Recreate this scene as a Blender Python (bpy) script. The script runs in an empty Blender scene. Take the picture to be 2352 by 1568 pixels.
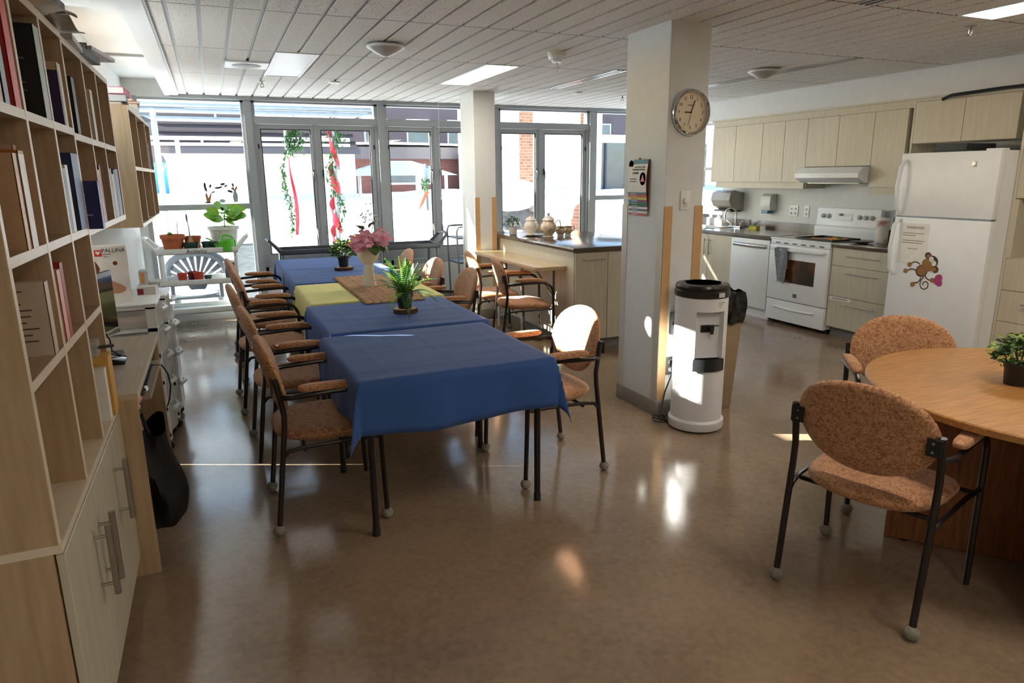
import bpy, bmesh, math, random
from mathutils import Vector, Matrix
random.seed(7)
SC = bpy.context.scene
COL = SC.collection
R = math.radians
# ------------------------------------------------------------------ camera
def look(yaw, pitch, roll):
    cy, sy, cp, sp = math.cos(R(yaw)), math.sin(R(yaw)), math.cos(R(pitch)), math.sin(R(pitch))
    f = Vector((sy*cp, cy*cp, -sp)); r = Vector((cy, -sy, 0)); u = r.cross(f)
    cr, sr = math.cos(R(roll)), math.sin(R(roll))
    return cr*r + sr*u, -sr*r + cr*u, f
r_, u_, f_ = look(23.1645, 13.536, -0.5498)
cd = bpy.data.cameras.new('camera'); cam = bpy.data.objects.new('camera', cd); COL.objects.link(cam)
cam.matrix_world = Matrix(((r_.x, u_.x, -f_.x, 0), (r_.y, u_.y, -f_.y, 0), (r_.z, u_.z, -f_.z, 1.56), (0, 0, 0, 1)))
cd.sensor_width = 36; cd.sensor_fit = 'HORIZONTAL'; cd.lens = 1570.56/2352*36; cd.clip_end = 300
SC.camera = cam
# ------------------------------------------------------------------ sky, sun, exposure
SUN_AZ, SUN_EL = -65.2, 22.6          # azimuth from +Y toward -X, elevation
w = bpy.data.worlds.new('world'); SC.world = w; w.use_nodes = True
nt = w.node_tree; nt.nodes.clear()
sky = nt.nodes.new('ShaderNodeTexSky'); sky.sky_type = 'NISHITA'; sky.sun_disc = False
sky.sun_elevation = R(SUN_EL); sky.sun_rotation = R(SUN_AZ); sky.air_density = 1.0; sky.dust_density = .6
bg = nt.nodes.new('ShaderNodeBackground'); bg.inputs[1].default_value = 0.6
out = nt.nodes.new('ShaderNodeOutputWorld')
nt.links.new(sky.outputs[0], bg.inputs[0]); nt.links.new(bg.outputs[0], out.inputs[0])
sd = bpy.data.lights.new('sun', 'SUN'); sd.energy = 38; sd.angle = R(0.55); sd.color = (1, .93, .82)
so = bpy.data.objects.new('sun', sd); COL.objects.link(so)
sv = Vector((math.sin(R(SUN_AZ))*math.cos(R(SUN_EL)), math.cos(R(SUN_AZ))*math.cos(R(SUN_EL)), math.sin(R(SUN_EL))))
so.rotation_euler = sv.to_track_quat('Z', 'Y').to_euler(); so.location = (-6, 6, 6)
SC.view_settings.view_transform = 'Standard'; SC.view_settings.look = 'None'
SC.view_settings.exposure = 0.48; SC.view_settings.gamma = 1; SC.view_settings.use_curve_mapping = False
LAMP = 16.5            # radiance of the lit ceiling panels
# ------------------------------------------------------------------ materials
def lin(c): return tuple((x/12.92 if x <= .04045 else ((x+.055)/1.055)**2.4) for x in c)
def hx(s): return tuple(int(s[i:i+2], 16)/255 for i in (0, 2, 4))
MC = {}
def M(name, col='888888', rough=.5, metal=0, var=.06, scale=14, bump=0, bscale=60, stretch=(1, 1, 1), spec=.5, coat=0,
      trans=0, alpha=1, col2=None, emit=0, detail=3, sheen=0, lo=.35, hi=.65, distort=0):
    if name in MC: return MC[name]
    m = bpy.data.materials.new(name); m.use_nodes = True; t = m.node_tree; b = t.nodes['Principled BSDF']
    c = lin(hx(col))
    tc = t.nodes.new('ShaderNodeTexCoord'); mp = t.nodes.new('ShaderNodeMapping'); mp.inputs['Scale'].default_value = stretch
    t.links.new(tc.outputs['Object'], mp.inputs[0])
    n = t.nodes.new('ShaderNodeTexNoise'); n.inputs['Scale'].default_value = scale; n.inputs['Detail'].default_value = detail
    n.inputs['Distortion'].default_value = distort
    t.links.new(mp.outputs[0], n.inputs['Vector'])
    rp = t.nodes.new('ShaderNodeValToRGB'); rp.color_ramp.elements[0].position = lo; rp.color_ramp.elements[1].position = hi
    if col2: a, d = lin(hx(col2)), c
    else: a, d = tuple(x*(1-var) for x in c), tuple(min(1, x*(1+var)) for x in c)
    rp.color_ramp.elements[0].color = (*a, 1); rp.color_ramp.elements[1].color = (*d, 1)
    t.links.new(n.outputs['Fac'], rp.inputs[0]); t.links.new(rp.outputs[0], b.inputs['Base Color'])
    b.inputs['Roughness'].default_value = rough; b.inputs['Metallic'].default_value = metal
    b.inputs['Specular IOR Level'].default_value = spec
    if coat: b.inputs['Coat Weight'].default_value = coat; b.inputs['Coat Roughness'].default_value = .12
    if trans: b.inputs['Transmission Weight'].default_value = trans
    if sheen: b.inputs['Sheen Weight'].default_value = sheen
    if alpha < 1: b.inputs['Alpha'].default_value = alpha
    if emit: t.links.new(rp.outputs[0], b.inputs['Emission Color']); b.inputs['Emission Strength'].default_value = emit
    if bump:
        n2 = t.nodes.new('ShaderNodeTexNoise'); n2.inputs['Scale'].default_value = bscale; n2.inputs['Detail'].default_value = 3
        t.links.new(mp.outputs[0], n2.inputs['Vector'])
        bp = t.nodes.new('ShaderNodeBump'); bp.inputs['Strength'].default_value = bump; bp.inputs['Distance'].default_value = .01
        t.links.new(n2.outputs['Fac'], bp.inputs['Height']); t.links.new(bp.outputs[0], b.inputs['Normal'])
    MC[name] = m; return m
def glass(name='window_glass', tint=(.96, .98, .98), fac=.03):
    if name in MC: return MC[name]
    m = bpy.data.materials.new(name); m.use_nodes = True; t = m.node_tree; t.nodes.clear()
    o = t.nodes.new('ShaderNodeOutputMaterial'); tr = t.nodes.new('ShaderNodeBsdfTransparent'); tr.inputs[0].default_value = (*tint, 1)
    gl = t.nodes.new('ShaderNodeBsdfGlossy'); gl.inputs['Roughness'].default_value = .02
    mx = t.nodes.new('ShaderNodeMixShader'); fr = t.nodes.new('ShaderNodeLayerWeight'); fr.inputs[0].default_value = .5
    pw = t.nodes.new('ShaderNodeMath'); pw.operation = 'POWER'; pw.inputs[1].default_value = 5
    ma = t.nodes.new('ShaderNodeMath'); ma.operation = 'MULTIPLY_ADD'; ma.inputs[1].default_value = .7; ma.inputs[2].default_value = fac
    t.links.new(fr.outputs['Facing'], pw.inputs[0]); t.links.new(pw.outputs[0], ma.inputs[0]); t.links.new(ma.outputs[0], mx.inputs[0])
    t.links.new(tr.outputs[0], mx.inputs[1]); t.links.new(gl.outputs[0], mx.inputs[2]); t.links.new(mx.outputs[0], o.inputs[0])
    MC[name] = m; return m
def emis(name, col, s):
    if name in MC: return MC[name]
    m = bpy.data.materials.new(name); m.use_nodes = True; t = m.node_tree; t.nodes.clear()
    o = t.nodes.new('ShaderNodeOutputMaterial'); e = t.nodes.new('ShaderNodeEmission'); e.inputs[0].default_value = (*col, 1); e.inputs[1].default_value = s
    t.links.new(e.outputs[0], o.inputs[0]); MC[name] = m; return m
# ------------------------------------------------------------------ mesh helpers
def wloc(o):
    v = Vector((0, 0, 0))
    while o: v += o.location; o = o.parent
    return v
class MB:
    def __init__(s): s.v = []; s.f = []
    def add(s, vs, fs):
        k = len(s.v); s.v += [tuple(p) for p in vs]; s.f += [tuple(i+k for i in f) for f in fs]; return s
    def box(s, x0, x1, y0, y1, z0, z1):
        if x0 > x1: x0, x1 = x1, x0
        if y0 > y1: y0, y1 = y1, y0
        if z0 > z1: z0, z1 = z1, z0
        return s.add([(x0, y0, z0), (x1, y0, z0), (x1, y1, z0), (x0, y1, z0), (x0, y0, z1), (x1, y0, z1), (x1, y1, z1), (x0, y1, z1)],
                     [(3, 2, 1, 0), (4, 5, 6, 7), (0, 1, 5, 4), (1, 2, 6, 5), (2, 3, 7, 6), (3, 0, 4, 7)])
    def obox(s, c, size, m=None):
        hx_, hy, hz = [q/2 for q in size]; m = m or Matrix.Identity(3); c = Vector(c)
        t = MB().box(-hx_, hx_, -hy, hy, -hz, hz); return s.add([c + m @ Vector(p) for p in t.v], t.f)
    def tube(s, pts, r, seg=8, cap=True):
        P = [Vector(p) for p in pts]; n = len(P); rr = r if isinstance(r, (list, tuple)) else [r]*n
        ts = []
        for i in range(n):
            d = (P[min(i+1, n-1)] - P[max(i-1, 0)]); ts.append(d.normalized() if d.length > 1e-9 else Vector((0, 0, 1)))
        a = Vector((0, 0, 1)) if abs(ts[0].z) < .9 else Vector((1, 0, 0))
        u = ts[0].cross(a).normalized(); vs = []
        for i in range(n):
            u = (u - ts[i]*u.dot(ts[i]))
            u = u.normalized() if u.length > 1e-6 else ts[i].orthogonal().normalized()
            v = ts[i].cross(u)
            for k in range(seg):
                an = 2*math.pi*k/seg; vs.append(P[i] + (u*math.cos(an) + v*math.sin(an))*rr[i])
        fs = []
        for i in range(n-1):
            for k in range(seg):
                k2 = (k+1) % seg; fs.append((i*seg+k, i*seg+k2, (i+1)*seg+k2, (i+1)*seg+k))
        if cap: fs.append(tuple(reversed(range(seg)))); fs.append(tuple((n-1)*seg+k for k in range(seg)))
        return s.add(vs, fs)
    def lathe(s, prof, c=(0, 0, 0), seg=20, sx=1, sy=1, m=None, cap=True):
        vs = []; n = len(prof); c = Vector(c); m = m or Matrix.Identity(3)
        for r, z in prof:
            for k in range(seg):
                a = 2*math.pi*k/seg; vs.append(c + m @ Vector((r*math.cos(a)*sx, r*math.sin(a)*sy, z)))
        fs = []
        for i in range(n-1):
            for k in range(seg):
                k2 = (k+1) % seg; fs.append((i*seg+k, i*seg+k2, (i+1)*seg+k2, (i+1)*seg+k))
        if cap and prof[0][0] > 1e-5: fs.append(tuple(reversed(range(seg))))
        if cap and prof[-1][0] > 1e-5: fs.append(tuple((n-1)*seg+k for k in range(seg)))
        return s.add(vs, fs)
    def ell(s, c, rad, seg=14, rings=8, m=None):
        pr = [(math.sin(math.pi*i/rings), -math.cos(math.pi*i/rings)) for i in range(rings+1)]
        m = m or Matrix.Identity(3); t = MB().lathe(pr, seg=seg)
        return s.add([Vector(c) + m @ Vector((p[0]*rad[0], p[1]*rad[1], p[2]*rad[2])) for p in t.v], t.f)
    def prism(s, poly, z0, z1, m=None, c=(0, 0, 0)):
        n = len(poly); m = m or Matrix.Identity(3); c = Vector(c)
        vs = [c + m @ Vector((x, y, z0)) for x, y in poly] + [c + m @ Vector((x, y, z1)) for x, y in poly]
        fs = [tuple(reversed(range(n))), tuple(range(n, 2*n))] + [(i, (i+1) % n, n+(i+1) % n, n+i) for i in range(n)]
        return s.add(vs, fs)
    def grid(s, fn, nu, nv):
        vs = [fn(i/nu, j/nv) for j in range(nv+1) for i in range(nu+1)]
        fs = [(j*(nu+1)+i, j*(nu+1)+i+1, (j+1)*(nu+1)+i+1, (j+1)*(nu+1)+i) for j in range(nv) for i in range(nu)]
        return s.add(vs, fs)
    def xf(s, m): s.v = [tuple(m @ Vector(p)) for p in s.v]; return s
    def build(s, name, mat, parent=None, local=False, smooth=True, bevel=0, bseg=2, kind=None, ang=38, label=None):
        me = bpy.data.meshes.new(name)
        off = Vector((0, 0, 0)) if (local or parent is None) else wloc(parent)
        base = Vector((0, 0, 0))
        if parent is None and not local and s.v:   # origin at the base centre
            xs, ys, zs = zip(*s.v); base = Vector(((min(xs)+max(xs))/2, (min(ys)+max(ys))/2, min(zs))); off = base
        me.from_pydata([tuple(Vector(p)-off) for p in s.v], [], s.f)
        if bevel or True:
            bm = bmesh.new(); bm.from_mesh(me)
            bmesh.ops.recalc_face_normals(bm, faces=bm.faces)
            if bevel:
                es = [e for e in bm.edges if len(e.link_faces) == 2 and e.calc_face_angle(0) > R(30)]
                bmesh.ops.bevel(bm, geom=es, offset=bevel, segments=bseg, profile=.6, affect='EDGES', clamp_overlap=True)
            bm.to_mesh(me); bm.free()
        if smooth:
            me.polygons.foreach_set('use_smooth', [True]*len(me.polygons)); me.set_sharp_from_angle(angle=R(ang))
        me.materials.append(mat); me.update()
        o = bpy.data.objects.new(name, me); COL.objects.link(o)
        if parent: o.parent = parent
        else: o.location = base
        if kind: o['kind'] = kind
        if label: o['label'] = label
        return o
def tag(o, label, cat, group=None, kind=None):
    if label: o['label'] = label
    if cat: o['category'] = cat
    if group: o['group'] = group
    if kind: o['kind'] = kind
    return o
def thing(name, label, cat, loc=(0, 0, 0), rz=0, group=None):
    o = bpy.data.objects.new(name, None); COL.objects.link(o); o.location = loc; o.rotation_euler = (0, 0, R(rz))
    o.empty_display_size = .05
    return tag(o, label, cat, group)
def struct(name, mb, mat, parent=None, **k):
    o = mb.build(name, mat, parent, **k); o['kind'] = 'structure'; return o
def BX(name, b, mat, parent=None, **k): return MB().box(*b).build(name, mat, parent, **k)
def copy_tree(o, parent=None):
    c = o.copy(); COL.objects.link(c); c.parent = parent
    for ch in list(o.children): copy_tree(ch, c)
    return c
def text(s, size, mat, parent, loc, rot=(R(90), 0, 0), name='lettering', align='CENTER', ext=.0004, sx=1, local=False):
    cu = bpy.data.curves.new('t', 'FONT'); cu.body = s; cu.size = size; cu.align_x = align; cu.align_y = 'CENTER'; cu.extrude = ext
    cu.resolution_u = 2
    to = bpy.data.objects.new('t', cu); COL.objects.link(to); me = bpy.data.meshes.new_from_object(to)
    bpy.data.objects.remove(to); bpy.data.curves.remove(cu); me.name = name
    from mathutils import Euler
    off = Vector((0, 0, 0)) if local else wloc(parent)
    me.transform(Matrix.Translation(Vector(loc)-off) @ Euler(rot).to_matrix().to_4x4() @ Matrix.Diagonal((sx, 1, 1, 1)))
    me.materials.clear(); me.materials.append(mat)
    o = bpy.data.objects.new(name, me); COL.objects.link(o); o.parent = parent; return o
def arc(c, r, a0, a1, n=8, plane='xz', off=0):
    pts = []
    for i in range(n+1):
        a = R(a0 + (a1-a0)*i/n); u, v = r*math.cos(a), r*math.sin(a)
        p = {'xz': (c[0]+u, c[1], c[2]+v), 'yz': (c[0], c[1]+u, c[2]+v), 'xy': (c[0]+u, c[1]+v, c[2])}[plane]; pts.append(p)
    return pts
def RZ(a): return Matrix.Rotation(R(a), 3, 'Z')
def RX(a): return Matrix.Rotation(R(a), 3, 'X')
def RY(a): return Matrix.Rotation(R(a), 3, 'Y')
# palette
m_wall = M('wall_paint', 'd9dcdb', .75, var=.02, bump=.03, bscale=200)
m_tile = M('ceiling_tile', 'dddbd6', .95, col2='77736e', scale=120, lo=.30, hi=.46, detail=3, bump=.25, bscale=120)
m_grid = M('ceiling_grid_paint', 'a4a6a7', .5, var=.02)
m_white = M('white_enamel', 'e6e8e9', .32, var=.015)
m_wplas = M('white_plastic', 'e2e4e4', .4, var=.02)
m_frame = M('window_frame_paint', '9ba1a5', .42, var=.03, scale=4)
m_seal = M('window_seal_rubber', '202428', .6)
m_lam = M('birch_laminate', 'cac3b0', .42, col2='bfb6a0', scale=5, stretch=(9, 9, .7), detail=6, lo=.3, hi=.7, spec=.4)
m_edge = M('laminate_edge_band', 'd8c9aa', .45, var=.03)
m_bk = M('bookcase_laminate', 'bda383', .42, col2='aa8f6d', scale=5, stretch=(9, 9, .7), detail=6, lo=.3, hi=.7)
m_bke = M('bookcase_laminate_daylit', 'dccfb8', .4, var=.03)  # bookcase laminate again, paler: daylight on its edges put into the colour
m_ctr = M('brown_laminate_counter', '5d4b40', .16, col2='43362f', scale=130, detail=3, spec=.7)
m_chrome = M('chrome', 'd8dadb', .12, 1, var=.02)
m_steel = M('brushed_steel', 'a8a49d', .32, 1, var=.05, scale=60)
m_blk = M('black_plastic', '17181a', .38, var=.1)
m_blkm = M('black_painted_steel', '1b1413', .3, var=.1)
m_fab = M('terracotta_leaf_fabric', 'c4936a', .8, col2='8e5c3a', scale=55, detail=2, distort=2.2, lo=.36, hi=.6, bump=.12, bscale=300, sheen=.15)
m_ball = M('grey_felt_ball', '8a857b', .95, var=.15, scale=60, bump=.3, bscale=200)
m_blue = M('blue_tablecloth', '2b5190', .82, var=.06, scale=3, bump=.12, bscale=7, sheen=.1)
m_yel = M('yellow_tablecloth', 'dfd98a', .82, var=.04, scale=3, bump=.1, bscale=9)
m_oak = M('oak_veneer', 'b9864a', .4, col2='9a6a36', scale=7, stretch=(1.2, 14, 14), detail=7, lo=.3, hi=.68)
m_oakd = M('oak_panel', '8f5a2e', .45, col2='6a3f1f', scale=6, stretch=(12, 12, 1.0), detail=7, lo=.3, hi=.68, distort=.5)
m_cart = M('dark_grey_cart_plastic', '3d444b', .45, var=.05)
m_alu = M('grey_tube', '6e767c', .4, .5, var=.05)
m_ink = M('black_ink', '202020', .7)
m_paper = M('paper', 'e9e6df', .8, var=.03)
m_clear = M('clear_plastic', 'f4f6f6', .12, trans=.0, alpha=.38, var=.02)
# ================================================================== STRUCTURE
XL, XR, YB, YF, ZC = -.74, 6.17, -2.6, 8.45, 2.442
# floor
def floor_mat():
    m = bpy.data.materials.new('sheet_linoleum'); m.use_nodes = True; t = m.node_tree; b = t.nodes['Principled BSDF']
    tc = t.nodes.new('ShaderNodeTexCoord')
    def noise(sc, det, dist=0):
        n = t.nodes.new('ShaderNodeTexNoise'); n.inputs['Scale'].default_value = sc; n.inputs['Detail'].default_value = det; n.inputs['Distortion'].default_value = dist
        t.links.new(tc.outputs['Object'], n.inputs['Vector']); return n
    a, c = noise(2.2, 4, .2), noise(38, 5)
    rp = t.nodes.new('ShaderNodeValToRGB'); rp.color_ramp.elements[0].position = .3; rp.color_ramp.elements[1].position = .72
    rp.color_ramp.elements[0].color = (*lin(hx('7c6a58')), 1); rp.color_ramp.elements[1].color = (*lin(hx('9c866e')), 1)
    ad = t.nodes.new('ShaderNodeMix'); ad.inputs[0].default_value = .45
    t.links.new(a.outputs['Fac'], ad.inputs[2]); t.links.new(c.outputs['Fac'], ad.inputs[3]); t.links.new(ad.outputs[0], rp.inputs[0])
    t.links.new(rp.outputs[0], b.inputs['Base Color'])
    b.inputs['Roughness'].default_value = .14
    bp = t.nodes.new('ShaderNodeBump'); bp.inputs['Strength'].default_value = .05; bp.inputs['Distance'].default_value = .006
    t.links.new(noise(14, 3, 0).outputs['Fac'], bp.inputs['Height']); t.links.new(bp.outputs[0], b.inputs['Normal'])
    b.inputs['Specular IOR Level'].default_value = .75
    return m
m_floor = floor_mat()
struct('floor', MB().box(XL-.15, XR+.15, YB, YF+.15, -.12, 0), m_floor, smooth=False)
# ceiling: grid plane with proud mineral tiles
ceil_ = struct('ceiling', MB().box(-.34, XR+.15, YB, YF+.15, 2.456, 2.60), m_grid, smooth=False)
RXk = lambda k: -.2845 + .1607*k
RYj = lambda j: 4.1884 + 1.2686*j
LIT = {(15, 1), (16, 1), (27, -2), (28, -2)}; OFF = {(5, 1), (6, 1)}
BEH = {(15, -3), (16, -3), (5, -5), (6, -5), (27, -4), (28, -4)}
far = MB(); tees = MB()
tile_me = {}
for j in range(-6, 4):
    y0, y1 = RYj(j)+.008, min(RYj(j+1)-.008, YF-.06)
    y0 = max(y0, YB+.05)
    if y1 - y0 < .05: continue
    for k in range(0, 39):
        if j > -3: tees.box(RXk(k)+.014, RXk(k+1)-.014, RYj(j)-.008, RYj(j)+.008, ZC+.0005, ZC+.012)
        if (k, j) in LIT or (k, j) in OFF or (k, j) in BEH: continue
        x0, x1 = max(RXk(k), -.225)+.012, min(RXk(k+1)-.012, 6.1)
        if j >= 0 or (j == -1 and x1 > 1.3) or (j == -2 and x1 > 3.4):
            key = (round(x1-x0, 4), round(y1-y0, 4))
            if key not in tile_me:
                o = MB().box(0, x1-x0, 0, y1-y0, 0, .02).build('ceiling_tile', m_tile, ceil_, local=True, smooth=False); tile_me[key] = o.data
            else:
                o = bpy.data.objects.new('ceiling_tile', tile_me[key]); COL.objects.link(o); o.parent = ceil_
            o.location = Vector((x0, y0, ZC)) - ceil_.location
        else: far.box(x0, x1, y0, y1, ZC, ZC+.02)
tees.build('cross_tee', M('cross_tee_brown_shaded', '6e635c', .6), ceil_, smooth=False, kind='stuff')  # brown-grey tees; the dark tone also paints in shade of the joint gaps
far.build('ceiling_tile_field', m_tile, ceil_, smooth=False, kind='stuff')
# perimeter wall angle + left beam with raised recess
struct('trim_1', MB().box(-.345, -.222, YB, YF, 2.428, 2.63), m_wall, smooth=False)
struct('trim_2', MB().box(-.222, -.208, YB, YF, 2.432, 2.456), m_grid, smooth=False)
struct('trim_3', MB().box(XL, -.345, YB, 4.37, 2.428, 2.7), m_wall, smooth=False)
struct('ceiling_recess', MB().box(XL-.15, -.3, 4.3, YF+.15, 2.585, 2.72), m_wall, smooth=False)
struct('trim_4', MB().box(XL, -.345, 6.86, 6.9, 2.565, 2.59), m_grid, smooth=False)
struct('trim_5', MB().box(-.3, 5.84, YF-.06, YF+.02, 2.405, 2.46), m_frame, smooth=False)
# walls
WLT = 2.225
wl = MB()
wl.box(XL-.15, XL, YB, 4.235, 0, 2.7); wl.box(XL-.15, XL, 4.235, 8.6, WLT, 2.7); wl.box(XL-.15, XL, 4.235, 5.14, 0, .12)
wl.box(XL-.15, XL, 5.14, 5.22, 0, WLT); wl.box(XL-.15, XL, 5.22, 7.75, 0, 1.72); wl.box(XL-.15, XL, 7.75, 8.6, 0, WLT)
struct('wall_left', wl, m_wall, smooth=False)
struct('wall_rear', MB().box(XL-.15, XR+.15, YB-.15, YB, 0, 2.7), m_wall, smooth=False)
wr = MB().box(XR, XR+.15, YB, 7.32, 0, 2.6).box(XR, XR+.15, 7.32, 8.36, 0, 1.0).box(XR, XR+.15, 7.32, 8.36, 2.25, 2.6).box(XR, XR+.15, 8.36, 8.6, 0, 2.6)
struct('wall_right', wr, m_wall, smooth=False)
struct('trim_6', MB().box(5.84, XR, YB, 7.42, 2.205, 2.5), m_wall, smooth=False)        # kitchen bulkhead
struct('trim_7', MB().box(5.825, 5.845, 3.5, 7.2, 2.19, 2.207), m_lam, smooth=False)
wf = MB().box(XL+.001, -.65, YF, YF+.15, 0, 2.72).box(-.65, 6.17, YF, YF+.15, 2.41, 2.72).box(.46, 4.83, YF, YF+.15, 0, .5).box(-.65, .46, YF, YF+.15, 0, .10).box(4.83, 6.17, YF, YF+.15, 0, .3)
struct('wall_front', wf, m_wall, smooth=False)
struct('baseboard_front', MB().box(.46, 5.4, YF-.012, YF, 0, .1), M('grey_rubber_base', '7d7a75', .6), smooth=False)
# ---- left wall window with a shade that leaves a slit on both sides, open at its top
m_glass = glass()
w6 = struct('window_6', MB().box(XL-.12, XL-.04, 4.235, 4.243, .12, WLT).box(XL-.12, XL-.04, 5.132, 5.14, .12, WLT), m_frame, smooth=False)
BX('pane', (XL-.09, XL-.084, 4.235, 5.14, .12, WLT), m_glass, w6, smooth=False)
m_shade = M('roller_shade_fabric', 'd5d7d6', .9, var=.05, scale=80, stretch=(1, 1, 6))
shade = thing('roller_shade', 'pale grey roller shade over the left wall window beside the wall shelves', 'shade', (XL-.02, 4.64, .8))
BX('shade_cloth', (XL-.03, XL-.026, 4.259, 5.118, .12, 1.742), m_shade, shade, smooth=False)
MB().tube([(XL-.028, 4.259, 1.742), (XL-.028, 5.118, 1.742)], .012, 8).build('shade_rail', m_wplas, shade)
w7 = struct('window_7', MB().box(XL-.12, XL-.04, 6.4, 6.45, 1.72, WLT), m_frame, smooth=False)
BX('pane', (XL-.09, XL-.084, 5.22, 7.75, 1.72, WLT), m_glass, w7, smooth=False)
w8 = struct('window_8', MB().box(XR+.03, XR+.09, 7.32, 7.37, 1.0, 2.25).box(XR+.03, XR+.09, 8.31, 8.36, 1.0, 2.25).box(XR+.03, XR+.09, 7.32, 8.36, 1.0, 1.04).box(XR+.03, XR+.09, 7.32, 8.36, 2.2, 2.25).box(XR+.03, XR+.09, 7.32, 8.36, 1.62, 1.66), m_frame, smooth=False)
BX('pane', (XR+.055, XR+.061, 7.37, 8.31, 1.04, 2.2), m_glass, w8, smooth=False)
# ---- front windows
Y0, Y1 = YF+.0, YF+.09
def rect_frame(mb, x0, x1, z0, z1, w_, ya, yb):
    mb.box(x0, x0+w_, ya, yb, z0, z1).box(x1-w_, x1, ya, yb, z0, z1).box(x0+w_, x1-w_, ya, yb, z0, z0+w_).box(x0+w_, x1-w_, ya, yb, z1-w_, z1)
def fixed(n, x0, x1, zb):
    o = MB(); o.box(x0, x0+.03, Y0, Y1, zb, 2.41).box(x1-.03, x1, Y0, Y1, zb, 2.41).box(x0, x1, Y0-.02, Y1, 1.235, 1.295).box(x0, x1, Y0, Y1, 2.385, 2.41).box(x0, x1, Y0, Y1, zb, zb+.04)
    w_ = struct('window_%d' % n, o, m_frame, smooth=False)
    BX('pane', (x0+.03, x1-.03, YF+.05, YF+.056, 1.295, 2.385), m_glass, w_, smooth=False)
    BX('pane', (x0+.03, x1-.03, YF+.05, YF+.056, zb+.04, 1.235), m_glass, w_, smooth=False)
    return w_
fixed(1, -.65, .42, .10)
fixed(5, 4.87, 6.12, .3)
def casement(n, x0, x1, pan):
    o = MB(); o.box(x0, x1, Y0-.015, Y1, 2.165, 2.24).box(x0, x1, Y0, Y1, 2.385, 2.41).box(x0, x1, Y0, Y1, .5, .56)
    o.box(x0, x0+.035, Y0, Y1, .5, 2.41).box(x1-.035, x1, Y0, Y1, .5, 2.41)
    xm = (pan[1][0]+pan[0][1])/2; o.box(xm-.02, xm+.02, Y0+.012, Y1, .56, 2.165)
    w_ = struct('window_%d' % n, o, m_frame, smooth=False)
    BX('transom_pane', (x0+.035, x1-.035, YF+.05, YF+.056, 2.24, 2.385), m_glass, w_, smooth=False)
    for i, (a, b) in enumerate(pan):
        ex0 = x0+.036 if i == 0 else xm+.021; ex1 = xm-.021 if i == 0 else x1-.036
        mb = MB(); mb.box(ex0, a, Y0+.02, Y1-.01, .565, 2.16).box(b, ex1, Y0+.02, Y1-.01, .565, 2.16).box(a, b, Y0+.02, Y1-.01, .565, .70).box(a, b, Y0+.02, Y1-.01, 2.11, 2.16)
        s_ = mb.build('sash', m_frame, w_, smooth=False)
        sb = MB(); rect_frame(sb, a-.001, b+.001, .699, 2.111, .012, Y0+.03, Y0+.05); sb.build('gasket', m_seal, s_, smooth=False)
        BX('pane', (a, b, YF+.05, YF+.056, .70, 2.11), m_glass, s_, smooth=False)
        for hz in (1.62, .95):
            xx = ex1-.035 if i == 0 else ex0+.035
            h = MB().box(xx-.009, xx+.009, Y0+.008, Y0+.02, hz-.04, hz+.04).tube([(xx, Y0+.01, hz+.02), (xx, Y0-.012, hz), (xx, Y0-.006, hz-.09)], .006, 6)
            h.build('latch', m_blk if hz > 1 else m_steel, s_)
        for hz in (1.92,):
            xx = ex0+.012 if i == 0 else ex1-.012
            BX('hinge', (xx-.007, xx+.007, Y0+.01, Y0+.02, hz-.025, hz+.025), m_blk, s_, smooth=False)
    return w_
casement(2, .50, 1.90, ((.575, 1.125), (1.235, 1.81)))
casement(3, 1.98, 3.37, ((2.03, 2.56), (2.67, 3.28)))
casement(4, 3.45, 4.78, ((3.50, 3.99), (4.12, 4.69)))
for i, (a, b) in enumerate(((.42, .50), (1.90, 1.98), (3.37, 3.45), (4.78, 4.87))):
    struct('trim_%d' % (8+i), MB().box(a, b, Y0-.03, Y1, .1 if i == 0 else .3, 2.41), m_frame, smooth=False)
struct('trim_12', MB().box(-.66, -.62, Y0-.01, Y1, .1, 2.42), m_frame, smooth=False)
# ---- columns
m_colbase = M('grey_cove_base', '8d877f', .55, var=.05)
m_guard = M('clear_corner_guard', 'c9c3b8', .3, var=.02)
m_guardt = M('tan_corner_guard', 'c79f6f', .5, var=.04)
c1 = struct('column', MB().box(2.57, 2.862, 3.59, 4.06, 0, ZC+.02), m_wall, smooth=False, bevel=.008)
tag(c1, 'white square column in mid room carrying the round wall clock', 'column')
def guards(c, x0, x1, y0, y1, z0, z1, col, w_=.062):
    for a, b in ((x0, x0+w_), (x1-w_, x1+.003)): BX('corner_guard', (a-.003 if a == x0 else a, b, y0-.004, y0, z0, z1), col, c, smooth=False)
    for a, b in ((y0-.004, y0+w_), (y1-w_, y1)): BX('corner_guard', (x0-.004, x0, a, b, z0, z1), m_guard, c, smooth=False)
guards(c1, 2.57, 2.862, 3.59, 4.06, .11, 1.372, m_guardt)
MB().box(2.56, 2.872, 3.58, 4.07, 0, .105).build('cove_base', m_colbase, c1, bevel=.006)
c2 = struct('column', MB().box(2.63, 2.872, 7.12, 7.55, 0, ZC+.02), m_wall, smooth=False, bevel=.006)
tag(c2, 'white square column standing by the windows at the end of the counter', 'column')
guards(c2, 2.63, 2.872, 7.12, 7.55, .11, 1.345, m_guardt, .05)
MB().box(2.62, 2.882, 7.11, 7.56, 0, .105).build('cove_base', m_colbase, c2, bevel=.006)
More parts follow.
